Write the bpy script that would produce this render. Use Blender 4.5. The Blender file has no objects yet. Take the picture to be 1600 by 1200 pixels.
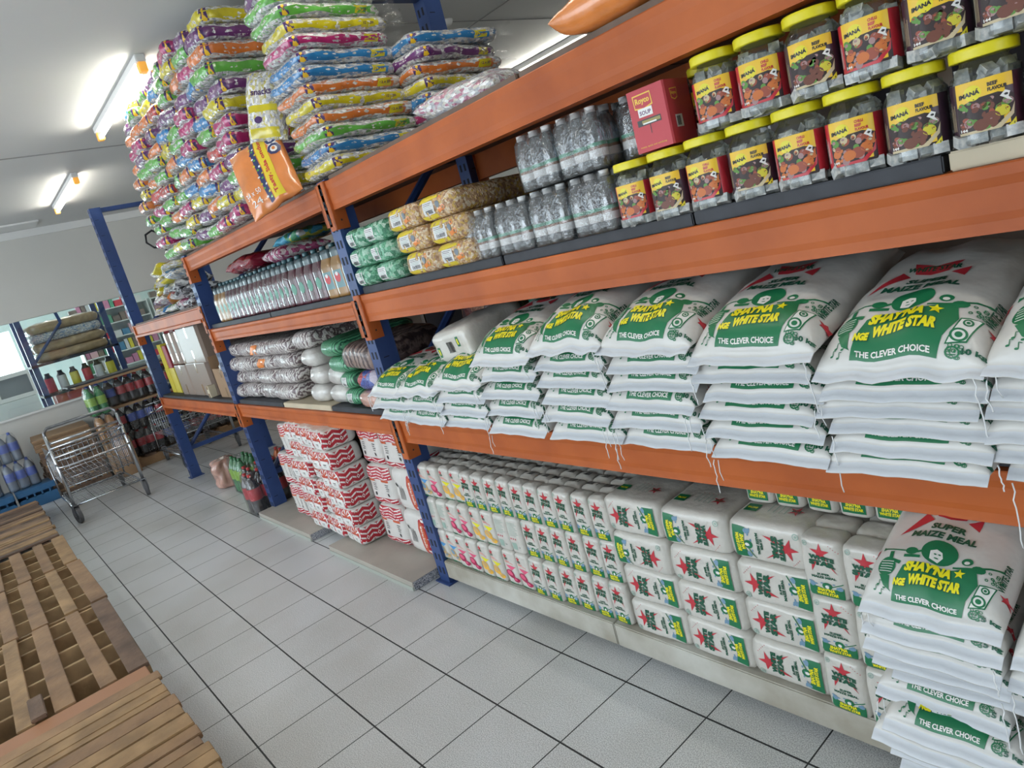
import bpy, bmesh, math, random
from mathutils import Vector, Matrix, noise
from mathutils.geometry import tessellate_polygon
PI = math.pi
SC = bpy.context.scene
COL = SC.collection

# ------------------------------------------------------------------ camera
cam_d = bpy.data.cameras.new('camera'); cam = bpy.data.objects.new('camera', cam_d); COL.objects.link(cam)
RC = ((0.62682861, 0.7355436, -0.25702433), (0.00435501, -0.33317714, -0.94285419), (-0.77914499, 0.58988864, -0.21204827))
m = Matrix.Identity(4)
for i in range(3):
    m[i][0] = RC[0][i]; m[i][1] = -RC[1][i]; m[i][2] = -RC[2][i]
m[0][3], m[1][3], m[2][3] = 4.26843, -0.38150, 1.59088
cam.matrix_world = m
cam_d.sensor_width = 36; cam_d.lens = 1085.12 / 1600 * 36; cam_d.clip_start = 0.02
SC.camera = cam
SC.view_settings.view_transform = 'Standard'; SC.view_settings.look = 'None'
SC.view_settings.exposure = -0.14; SC.view_settings.gamma = 1.0; SC.view_settings.use_curve_mapping = False
SC.cycles.max_bounces = 8; SC.cycles.transparent_max_bounces = 24; SC.cycles.caustics_reflective = False; SC.cycles.caustics_refractive = False
SC.cycles.sample_clamp_indirect = 6.0

# ------------------------------------------------------------------ world and daylight
w = bpy.data.worlds.new('daylight'); SC.world = w; w.use_nodes = True
w.node_tree.nodes['Background'].inputs[0].default_value = (0.78, 0.90, 1.0, 1)
w.node_tree.nodes['Background'].inputs[1].default_value = 4.0

def area(name, loc, aim, sx, sy, power, col):
    l = bpy.data.lights.new(name, 'AREA'); l.shape = 'RECTANGLE'; l.size = sx; l.size_y = sy; l.energy = power; l.color = col
    o = bpy.data.objects.new(name, l); COL.objects.link(o); o.location = loc
    o.rotation_euler = (Vector(aim) - Vector(loc)).to_track_quat('-Z', 'Y').to_euler()
    return o
# daylight entering by the shopfront windows beside and behind the photographer
area('shopfront_daylight', (0.9, -4.35, 1.5), (1.2, 0, 1.0), 5.4, 2.4, 92, (0.84, 0.93, 1.0))
area('entrance_daylight', (8.8, -1.6, 1.45), (2, -0.8, 1.0), 1.8, 2.3, 26, (0.86, 0.94, 1.0))
area('side_door_daylight', (-5.0, -4.3, 1.5), (-4.0, 0, 0.8), 3.0, 2.2, 45, (0.86, 0.94, 1.0))
area('far_doorway_daylight', (-11.8, -0.6, 1.3), (-6, 1.0, 1.2), 2.4, 1.9, 190, (0.80, 0.96, 1.0))
CEIL = 3.08

# ------------------------------------------------------------------ materials
MATS = {}
def nt(name):
    mt = bpy.data.materials.new(name); mt.use_nodes = True; t = mt.node_tree
    return mt, t, t.nodes['Principled BSDF']
def L(t, a, b): t.links.new(a, b)
def mat(name, col, rough=0.5, metal=0.0, var=0.0, vs=8.0, bump=0.0, bs=60.0, coat=0.0, emis=None, es=1.0, dark=None, coord='Object', detail=4.0, spec=0.5):
    if name in MATS: return MATS[name]
    mt, t, b = nt(name)
    b.inputs['Base Color'].default_value = (*col, 1); b.inputs['Roughness'].default_value = rough
    b.inputs['Metallic'].default_value = metal; b.inputs['Coat Weight'].default_value = coat; b.inputs['Coat Roughness'].default_value = 0.12
    b.inputs['Specular IOR Level'].default_value = spec
    tc = t.nodes.new('ShaderNodeTexCoord')
    if var > 0:
        n = t.nodes.new('ShaderNodeTexNoise'); n.inputs['Scale'].default_value = vs; n.inputs['Detail'].default_value = detail
        L(t, tc.outputs[coord], n.inputs['Vector'])
        r = t.nodes.new('ShaderNodeValToRGB'); r.color_ramp.elements[0].position = 0.35; r.color_ramp.elements[1].position = 0.68
        dk = dark or tuple(c * (1 - var) for c in col)
        r.color_ramp.elements[0].color = (*dk, 1); r.color_ramp.elements[1].color = (*col, 1)
        L(t, n.outputs['Fac'], r.inputs['Fac']); L(t, r.outputs['Color'], b.inputs['Base Color'])
    if bump > 0:
        n2 = t.nodes.new('ShaderNodeTexNoise'); n2.inputs['Scale'].default_value = bs; n2.inputs['Detail'].default_value = 3
        L(t, tc.outputs[coord], n2.inputs['Vector'])
        bp = t.nodes.new('ShaderNodeBump'); bp.inputs['Strength'].default_value = bump; bp.inputs['Distance'].default_value = 0.01
        L(t, n2.outputs['Fac'], bp.inputs['Height']); L(t, bp.outputs['Normal'], b.inputs['Normal'])
    if emis:
        b.inputs['Emission Color'].default_value = (*emis, 1); b.inputs['Emission Strength'].default_value = es
    MATS[name] = mt
    return mt
def film(name, tint=(1, 1, 1), amount=0.25, rough=0.12, haze=0.06, bs=45.0, bump=0.6, k=0.6):
    """thin clear plastic: mostly see-through, with glossy creases and a little milky haze"""
    mt, t, b = nt(name); t.nodes.remove(b)
    out = t.nodes['Material Output']
    tr = t.nodes.new('ShaderNodeBsdfTransparent'); tr.inputs[0].default_value = (*tint, 1)
    gl = t.nodes.new('ShaderNodeBsdfGlossy'); gl.inputs['Roughness'].default_value = rough
    df = t.nodes.new('ShaderNodeBsdfDiffuse'); df.inputs[0].default_value = (0.85, 0.87, 0.9, 1)
    tc = t.nodes.new('ShaderNodeTexCoord'); n = t.nodes.new('ShaderNodeTexNoise'); n.inputs['Scale'].default_value = bs; n.inputs['Detail'].default_value = 3; n.inputs['Distortion'].default_value = 1.2
    L(t, tc.outputs['Object'], n.inputs['Vector'])
    bp = t.nodes.new('ShaderNodeBump'); bp.inputs['Strength'].default_value = bump; bp.inputs['Distance'].default_value = 0.01
    L(t, n.outputs['Fac'], bp.inputs['Height']); L(t, bp.outputs['Normal'], gl.inputs['Normal'])
    lw = t.nodes.new('ShaderNodeLayerWeight'); lw.inputs['Blend'].default_value = 0.3; L(t, bp.outputs['Normal'], lw.inputs['Normal'])
    mr = t.nodes.new('ShaderNodeMath'); mr.operation = 'MULTIPLY_ADD'; mr.inputs[1].default_value = k; mr.inputs[2].default_value = amount * 0.35; mr.use_clamp = True
    L(t, lw.outputs['Fresnel'], mr.inputs[0])
    m1 = t.nodes.new('ShaderNodeMixShader'); m1.inputs[0].default_value = haze; L(t, tr.outputs[0], m1.inputs[1]); L(t, df.outputs[0], m1.inputs[2])
    m2 = t.nodes.new('ShaderNodeMixShader'); L(t, mr.outputs[0], m2.inputs[0]); L(t, m1.outputs[0], m2.inputs[1]); L(t, gl.outputs[0], m2.inputs[2])
    L(t, m2.outputs[0], out.inputs[0]); MATS[name] = mt
    return mt
def cells(name, cols, scale=30, rough=0.25, bump=0.5, stretch=(1, 1, 1), coat=0.5, bs=80, metal=0.0):
    """many small packets seen through clear wrap: voronoi cells picking from a palette, crinkled and shiny"""
    mt, t, b = nt(name)
    tc = t.nodes.new('ShaderNodeTexCoord'); mp = t.nodes.new('ShaderNodeMapping'); mp.inputs['Scale'].default_value = stretch
    oi = t.nodes.new('ShaderNodeObjectInfo'); ad = t.nodes.new('ShaderNodeVectorMath'); ad.operation = 'ADD'
    L(t, tc.outputs['Object'], ad.inputs[0]); L(t, oi.outputs['Random'], ad.inputs[1]); L(t, ad.outputs[0], mp.inputs['Vector'])
    v = t.nodes.new('ShaderNodeTexVoronoi'); v.inputs['Scale'].default_value = scale; L(t, mp.outputs[0], v.inputs['Vector'])
    sp = t.nodes.new('ShaderNodeSeparateColor'); L(t, v.outputs['Color'], sp.inputs[0])
    r = t.nodes.new('ShaderNodeValToRGB'); r.color_ramp.interpolation = 'CONSTANT'
    els = r.color_ramp.elements
    while len(els) < len(cols): els.new(0.5)
    for i, c in enumerate(cols): els[i].position = i / len(cols); els[i].color = (*c, 1)
    L(t, sp.outputs[0], r.inputs['Fac']); L(t, r.outputs['Color'], b.inputs['Base Color'])
    n2 = t.nodes.new('ShaderNodeTexNoise'); n2.inputs['Scale'].default_value = bs; n2.inputs['Detail'].default_value = 4; n2.inputs['Distortion'].default_value = 1.5; L(t, ad.outputs[0], n2.inputs['Vector'])
    bp = t.nodes.new('ShaderNodeBump'); bp.inputs['Strength'].default_value = bump; bp.inputs['Distance'].default_value = 0.012
    L(t, n2.outputs['Fac'], bp.inputs['Height']); L(t, bp.outputs['Normal'], b.inputs['Normal']); L(t, bp.outputs['Normal'], b.inputs['Coat Normal'])
    b.inputs['Roughness'].default_value = rough; b.inputs['Coat Weight'].default_value = coat; b.inputs['Coat Roughness'].default_value = 0.15; b.inputs['Metallic'].default_value = metal
    MATS[name] = mt
    return mt
def stripes(name, c1, c2, scale=60, axis='X', dist=3.0, rough=0.3, coat=0.4, bump=0.4):
    mt, t, b = nt(name)
    tc = t.nodes.new('ShaderNodeTexCoord'); wv = t.nodes.new('ShaderNodeTexWave'); wv.bands_direction = axis
    wv.inputs['Scale'].default_value = scale; wv.inputs['Distortion'].default_value = dist; wv.inputs['Detail'].default_value = 3; wv.inputs['Detail Scale'].default_value = 2
    L(t, tc.outputs['Object'], wv.inputs['Vector'])
    n = t.nodes.new('ShaderNodeTexNoise'); n.inputs['Scale'].default_value = 14; L(t, tc.outputs['Object'], n.inputs['Vector'])
    mx = t.nodes.new('ShaderNodeMath'); mx.operation = 'MULTIPLY'; L(t, wv.outputs['Fac'], mx.inputs[0]); L(t, n.outputs['Fac'], mx.inputs[1])
    r = t.nodes.new('ShaderNodeValToRGB'); r.color_ramp.elements[0].position = 0.06; r.color_ramp.elements[1].position = 0.34
    r.color_ramp.elements[0].color = (*c2, 1); r.color_ramp.elements[1].color = (*c1, 1)
    L(t, mx.outputs[0], r.inputs['Fac']); L(t, r.outputs['Color'], b.inputs['Base Color'])
    bp = t.nodes.new('ShaderNodeBump'); bp.inputs['Strength'].default_value = bump; bp.inputs['Distance'].default_value = 0.01
    L(t, wv.outputs['Fac'], bp.inputs['Height']); L(t, bp.outputs['Normal'], b.inputs['Normal'])
    b.inputs['Roughness'].default_value = rough; b.inputs['Coat Weight'].default_value = coat; b.inputs['Coat Roughness'].default_value = 0.15
    MATS[name] = mt
    return mt

ORANGE = mat('orange_beam_paint', (0.50, 0.122, 0.026), 0.5, var=0.35, vs=3.5, bump=0.08, bs=25, dark=(0.36, 0.080, 0.018), spec=0.3)
BLUE = mat('blue_post_paint', (0.030, 0.066, 0.21), 0.4, var=0.25, vs=5, bump=0.05)
SLOT = mat('slot_dark', (0.01, 0.012, 0.02), 0.8)
BOARDK = mat('dark_grey_board', (0.035, 0.038, 0.048), 0.6, var=0.4, vs=9)
BOARDC = mat('cream_board', (0.58, 0.50, 0.36), 0.6, var=0.12, vs=6)
WALLM = mat('wall_paint', (0.66, 0.65, 0.61), 0.8, var=0.05, vs=1.2)
CEILM = mat('ceiling_paint', (0.70, 0.70, 0.68), 0.7, var=0.06, vs=0.8)
COVEM = mat('cornice_paint', (0.80, 0.80, 0.78), 0.7)
WHITEB = mat('white_painted_board', (0.56, 0.55, 0.50), 0.55, var=0.35, vs=5, bump=0.1, dark=(0.34, 0.31, 0.25), detail=9)
SACK = mat('woven_white_sack', (0.615, 0.60, 0.57), 0.38, var=0.05, vs=10, bump=0.5, bs=13, coat=0.2)
HEM = mat('daylit_sack_hem', (0.58, 0.60, 0.635), 0.45, bump=0.3, bs=25)  # bluish daylight on the hems is put into this colour
GREEN = mat('print_green', (0.008, 0.155, 0.062), 0.4)
DGREEN = mat('print_dark_green', (0.006, 0.085, 0.045), 0.4)
YELLOW = mat('print_yellow', (0.80, 0.72, 0.01), 0.4)
WHITE = mat('print_white', (0.78, 0.77, 0.74), 0.4)
RED = mat('print_red', (0.50, 0.03, 0.045), 0.4)
BLACK = mat('print_black', (0.015, 0.015, 0.018), 0.4)
STRING = mat('white_string', (0.75, 0.75, 0.75), 0.7)
CHROME = mat('chrome_tube', (0.55, 0.57, 0.60), 0.22, 1.0)
CHROMED = mat('worn_zinc', (0.32, 0.33, 0.35), 0.35, 1.0, var=0.3, vs=20)
RUBBER = mat('grey_rubber', (0.10, 0.10, 0.105), 0.6)
BPLASTIC = mat('black_plastic', (0.025, 0.026, 0.03), 0.4)
CARD = mat('brown_cardboard', (0.33, 0.205, 0.115), 0.75, var=0.12, vs=5)
FILM = film('clear_shrink_film', amount=0.22, haze=0.045)
FILM2 = film('glossy_bale_wrap', amount=0.10, haze=0.002, bs=22, k=0.12)
FILM3 = film('light_shrink_film', amount=0.15, haze=0.02, k=0.30)
GLASS = film('clear_plastic_jar', (0.93, 0.95, 0.95), amount=0.12, haze=0.02, bs=3, bump=0.02)
PANE = film('window_glass', (0.97, 1.0, 1.0), amount=0.10, haze=0.005, bs=1, bump=0.0, rough=0.02)

# ------------------------------------------------------------------ geometry helpers
class MB:
    def __init__(s): s.v = []; s.f = []; s.m = []
    def quad(s, pts, mi=0):
        b = len(s.v); s.v += [tuple(p) for p in pts]; s.f.append(tuple(range(b, b + len(pts)))); s.m.append(mi)
    def box(s, x0, x1, y0, y1, z0, z1, mi=0, M=None):
        p = [Vector((x, y, z)) for z in (z0, z1) for y in (y0, y1) for x in (x0, x1)]
        if M is not None: p = [M @ q for q in p]
        b = len(s.v); s.v += [tuple(q) for q in p]
        for f in ((0, 2, 3, 1), (4, 5, 7, 6), (0, 1, 5, 4), (2, 6, 7, 3), (0, 4, 6, 2), (1, 3, 7, 5)):
            s.f.append(tuple(b + i for i in f)); s.m.append(mi)
        return s
    def grid(s, fn, nu, nv, mi=0, cu=False, flip=False):
        b = len(s.v)
        for j in range(nv + 1):
            for i in range(nu + (0 if cu else 1)): s.v.append(tuple(fn(i / nu, j / nv)))
        W = nu if cu else nu + 1
        for j in range(nv):
            for i in range(nu):
                a = b + j * W + i; c = b + j * W + (i + 1) % W
                q = (a, c, c + W, a + W)
                s.f.append(q[::-1] if flip else q); s.m.append(mi)
        return s
    def tube(s, pts, r, n=8, mi=0, cap=True):
        pts = [Vector(p) for p in pts]; rings = []
        for i, p in enumerate(pts):
            d = (pts[min(i + 1, len(pts) - 1)] - pts[max(i - 1, 0)]).normalized()
            a = d.cross(Vector((0, 0, 1)) if abs(d.z) < 0.9 else Vector((1, 0, 0))).normalized(); c = d.cross(a)
            rr = r[i] if isinstance(r, (list, tuple)) else r
            rings.append([p + (a * math.cos(2 * PI * k / n) + c * math.sin(2 * PI * k / n)) * rr for k in range(n)])
        b = len(s.v)
        for R in rings: s.v += [tuple(q) for q in R]
        for i in range(len(pts) - 1):
            for k in range(n):
                s.f.append((b + i * n + k, b + i * n + (k + 1) % n, b + (i + 1) * n + (k + 1) % n, b + (i + 1) * n + k)); s.m.append(mi)
        if cap:
            s.f.append(tuple(b + k for k in range(n))[::-1]); s.m.append(mi)
            s.f.append(tuple(b + (len(pts) - 1) * n + k for k in range(n))); s.m.append(mi)
        return s
    def lathe(s, prof, n=16, mi=0, c=(0, 0), mis=None):
        b = len(s.v)
        for r, z in prof:
            for k in range(n): s.v.append((c[0] + r * math.cos(2 * PI * k / n), c[1] + r * math.sin(2 * PI * k / n), z))
        for i in range(len(prof) - 1):
            for k in range(n):
                s.f.append((b + i * n + k, b + i * n + (k + 1) % n, b + (i + 1) * n + (k + 1) % n, b + (i + 1) * n + k)); s.m.append(mis[i] if mis else mi)
        s.f.append(tuple(b + k for k in range(n))[::-1]); s.m.append(mis[0] if mis else mi)
        s.f.append(tuple(b + (len(prof) - 1) * n + k for k in range(n))); s.m.append(mis[-1] if mis else mi)
        return s
    def mesh(s, name, mats, smooth=False, bevel=0):
        me = bpy.data.meshes.new(name); me.from_pydata(s.v, [], s.f)
        for x in (mats if isinstance(mats, (list, tuple)) else [mats]): me.materials.append(x)
        for p, mi in zip(me.polygons, s.m): p.material_index = mi; p.use_smooth = smooth
        if bevel:
            bm = bmesh.new(); bm.from_mesh(me); bmesh.ops.remove_doubles(bm, verts=bm.verts, dist=1e-5)
            es = [e for e in bm.edges if e.is_manifold and e.calc_face_angle(0) > 0.5]
            bmesh.ops.bevel(bm, geom=es, offset=bevel, segments=2, affect='EDGES', clamp_overlap=True); bm.to_mesh(me); bm.free()
        me.update()
        return me

def mk(name, me, parent=None, loc=(0, 0, 0), rot=(0, 0, 0), **props):
    o = bpy.data.objects.new(name, me); COL.objects.link(o); o.parent = parent; o.location = loc; o.rotation_euler = rot
    for k, v in props.items():
        if v is not None: o[k] = v
    return o
def struct(name, me): return mk(name, me, kind='structure')
def place(P, loc, rot=(0, 0, 0), label=None, group=None):
    """P = (name, category, root mesh or None, [(part name, mesh, loc, rot, [sub-parts], label)])"""
    name, cat, root, parts = P
    o = mk(name, root, None, loc, rot, label=label, category=cat, group=group)
    def kids(par, lst):
        for q in lst:
            c = mk(q[0], q[1], par, q[2] if len(q) > 2 else (0, 0, 0), q[3] if len(q) > 3 else (0, 0, 0), label=q[5] if len(q) > 5 else None)
            if len(q) > 6: c['kind'] = q[6]
            if len(q) > 4 and q[4]: kids(c, q[4])
    kids(o, parts)
    return o
ORD = ['', 'first', 'second', 'third', 'fourth', 'fifth', 'sixth', 'seventh', 'eighth', 'ninth', 'tenth', 'eleventh', 'twelfth', 'thirteenth', 'fourteenth', 'fifteenth', 'sixteenth', 'seventeenth', 'eighteenth', 'nineteenth', 'twentieth']
def fromtop(k, n): return 'topmost' if k == n - 1 else ('lowest' if k == 0 else ORD[n - k] + ' from the top')
def fromleft(i, n): return 'leftmost' if i == 0 else ('rightmost' if i == n - 1 else ORD[i + 1] + ' from the left')

# outline of a rounded rectangle walked by arc length from the middle of its front (-y) side towards +x
def rr(s, w, d, r):
    a, b = w - 2 * r, d - 2 * r; q = PI * r / 2; per = 2 * (a + b) + 4 * q; s = (s + a / 2) % per
    for (ln, kind, p, dr, cen, a0) in ((a, 0, (-a / 2, -d / 2), (1, 0), None, 0), (q, 1, None, None, (a / 2, -b / 2), -PI / 2), (b, 0, (w / 2, -b / 2), (0, 1), None, 0), (q, 1, None, None, (a / 2, b / 2), 0),
                                      (a, 0, (a / 2, d / 2), (-1, 0), None, 0), (q, 1, None, None, (-a / 2, b / 2), PI / 2), (b, 0, (-w / 2, b / 2), (0, -1), None, 0), (q, 1, None, None, (-a / 2, -b / 2), PI)):
        if s <= ln + 1e-9:
            if kind == 0: return (p[0] + dr[0] * s, p[1] + dr[1] * s, dr[1], -dr[0])
            t = a0 + s / r; return (cen[0] + r * math.cos(t), cen[1] + r * math.sin(t), math.cos(t), math.sin(t))
        s -= ln
    return (-a / 2, -d / 2, 0, -1)
class Loft:
    """a soft block: rounded-rectangle plan, inset profile with height, bulges and creases"""
    def __init__(s, w, d, h, r, prof, na=0.0, ns=10.0, seed=0, bulge=0.0):
        s.w, s.d, s.h, s.r, s.prof, s.na, s.ns, s.seed, s.bulge = w, d, h, r, prof, na, ns, seed, bulge
        s.per = 2 * (w - 2 * r + d - 2 * r) + 2 * PI * r
    def inset(s, t):
        P = s.prof
        for i in range(len(P) - 1):
            if t <= P[i + 1][0]:
                k = (t - P[i][0]) / max(1e-9, P[i + 1][0] - P[i][0]); return P[i][1] * (1 - k) + P[i + 1][1] * k
        return P[-1][1]
    def base(s, u, z):
        x, y, nx, ny = rr(u, s.w, s.d, s.r); t = min(1, max(0, z / s.h)); i = s.inset(t)
        sx, sy = 1 - i / (s.w / 2), 1 - i / (s.d / 2)
        p = Vector((x * sx, y * sy, z)); n = Vector((nx, ny, 0))
        if s.bulge: p += n * s.bulge * math.sin(PI * t)
        if s.na:
            q = Vector((x, y, z)) * s.ns + Vector((s.seed * 7.3, s.seed * 3.1, 0))
            p += n * s.na * (noise.noise(q) + 0.5 * noise.noise(q * 2.7))
        return p, n
    def __call__(s, u, v, eps): p, n = s.base(u, v); return p + n * eps
    def mesh(s, name, mats, nu=40, nz=10, smooth=True, mi=lambda t: 0, ts=None, topbump=0.0):
        b = MB(); ts = ts or [p[0] for p in s.prof if True]
        full = sorted(set([round(i / nz, 4) for i in range(nz + 1)] + [round(p[0], 4) for p in s.prof]))
        rings = [[s.base(k / nu * s.per, t * s.h)[0] for k in range(nu)] for t in full]
        for R in rings: b.v += [tuple(p) for p in R]
        for j in range(len(full) - 1):
            for k in range(nu):
                b.f.append((j * nu + k, j * nu + (k + 1) % nu, (j + 1) * nu + (k + 1) % nu, (j + 1) * nu + k)); b.m.append(mi((full[j] + full[j + 1]) / 2))
        for R, up in ((rings[0], False), (rings[-1], True)):
            base0 = (0 if not up else (len(full) - 1) * nu); prev = [base0 + k for k in range(nu)]
            c = sum((Vector(p) for p in R), Vector()) / nu
            for sc in (0.7, 0.35):
                st = len(b.v)
                for p in R:
                    q = c + (Vector(p) - c) * sc; q.z = R[0].z
                    if topbump: q.z += (1 if up else -1) * topbump * (0.5 + noise.noise(q * s.ns * 1.5 + Vector((s.seed, 0, 3)))) * (1 if up else 0)
                    b.v.append(tuple(q))
                cur = [st + k for k in range(nu)]
                for k in range(nu):
                    f = (prev[k], prev[(k + 1) % nu], cur[(k + 1) % nu], cur[k]); b.f.append(f if up else f[::-1]); b.m.append(mi(1.0 if up else 0.0))
                prev = cur
            b.f.append(tuple(prev) if up else tuple(prev[::-1])); b.m.append(mi(1.0 if up else 0.0))
        return b.mesh(name, mats, smooth)
SOFT = lambda r, h, n=4: [(0, r)] + [((r * (1 - math.cos(PI / 2 * i / n))) / h, r * (1 - math.sin(PI / 2 * i / n))) for i in range(1, n + 1)] + [(1 - (r * (1 - math.cos(PI / 2 * i / n))) / h, r * (1 - math.sin(PI / 2 * i / n))) for i in range(n, 0, -1)] + [(1, r)]

class Pillow:
    """a filled sewn bag lying flat; x across, y along (front hem at -b), z up from its middle plane"""
    def __init__(s, a, b, T, B, hem=0.0, na=0.004, ns=9.0, seed=0, sag=0.3, p=4.0):
        s.a, s.b, s.T, s.B, s.hem, s.na, s.ns, s.seed, s.sag, s.p = a, b, T, B, hem, na, ns, seed, sag, p
    def pt(s, x, y, side):
        u = min(1, abs(x / s.a)); v = min(1, abs(y / s.b)); over = max(0.0, -y - s.b)
        e = (max(0, 1 - u ** s.p) * max(0, 1 - v ** s.p)) ** 0.5
        q = Vector((x, y, 0)) * s.ns + Vector((s.seed * 5.7, s.seed * 2.3, side * 9.0))
        wr = s.na * (noise.noise(q) + 0.6 * noise.noise(q * 2.3)) * min(1, e * 2.5)
        mid = s.na * 1.5 * noise.noise(Vector((x * 14, s.seed * 4.4, 0))) * (0.4 + v) - over * s.sag + s.na * noise.noise(Vector((x * 30, s.seed, y * 8))) * (1 if over > 0 else 0.3 * v)
        # corners of a sewn sack pull in and its end is a little narrower than its belly
        xx = x * (1 - 0.05 * (1 - v) * 0 - 0.03 * math.sin(PI * min(1, v)) * 0)
        if side > 0: return Vector((xx, y, mid + s.T * e + wr + 0.0008))
        return Vector((xx, y, mid - s.B * e - 0.0008))
    def yarc(s, d):
        if not hasattr(s, 'tab'):
            s.tab = [(0.0, -s.b)]; ln = 0; N = 600
            f = lambda y: s.T * max(0, 1 - min(1, abs(y / s.b)) ** s.p) ** 0.5
            for i in range(N):
                y0 = -s.b + 1.2 * s.b * (i / N) ** 2; y1 = -s.b + 1.2 * s.b * ((i + 1) / N) ** 2
                ln += math.hypot(y1 - y0, f(y1) - f(y0)); s.tab.append((ln, y1))
        if d <= 0: return -s.b + d
        for (l0, y0), (l1, y1) in zip(s.tab, s.tab[1:]):
            if d <= l1: return y0 + (y1 - y0) * (d - l0) / (l1 - l0)
        return s.tab[-1][1] + d - s.tab[-1][0]
    def __call__(s, u, v, eps):
        p = s.pt(u, v, 1); h = 0.0012
        du = s.pt(u + h, v, 1) - s.pt(u - h, v, 1); dv = s.pt(u, v + h, 1) - s.pt(u, v - h, 1)
        n = du.cross(dv); n = n.normalized() if n.length > 0 else Vector((0, 0, 1))
        return p + n * eps
    def mesh(s, name, mats, nu=34, nv=44, hemmat=1):
        b = MB()
        def cv(t): t = 2 * t - 1; return math.copysign(1 - (1 - abs(t)) ** (1.7 if s.p < 6 else 2.3), t)
        y0 = -s.b - s.hem
        ys = [(-s.b + 2 * s.b * (cv(j / nv) + 1) / 2) for j in range(nv + 1)]
        if s.hem: ys = [y0, y0 * 0.5 - s.b * 0.5] + ys
        n = len(ys) - 1
        for side in (1, -1):
            st = len(b.v)
            for y in ys:
                for i in range(nu + 1): b.v.append(tuple(s.pt(s.a * cv(i / nu), y, side)))
            for j in range(n):
                for i in range(nu):
                    a = st + j * (nu + 1) + i; q = (a, a + 1, a + nu + 2, a + nu + 1)
                    b.f.append(q if side > 0 else q[::-1]); b.m.append(hemmat if (s.hem and j < 2) else 0)
        N = (n + 1) * (nu + 1)
        def stitch(i0, i1):
            b.f.append((i0, i1, i1 + N, i0 + N)); b.m.append(0)
        for i in range(nu): stitch(i + 1, i); stitch(n * (nu + 1) + i, n * (nu + 1) + i + 1)
        for j in range(n): stitch(j * (nu + 1), (j + 1) * (nu + 1)); stitch((j + 1) * (nu + 1) + nu, j * (nu + 1) + nu)
        return b.mesh(name, mats, True)

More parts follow.
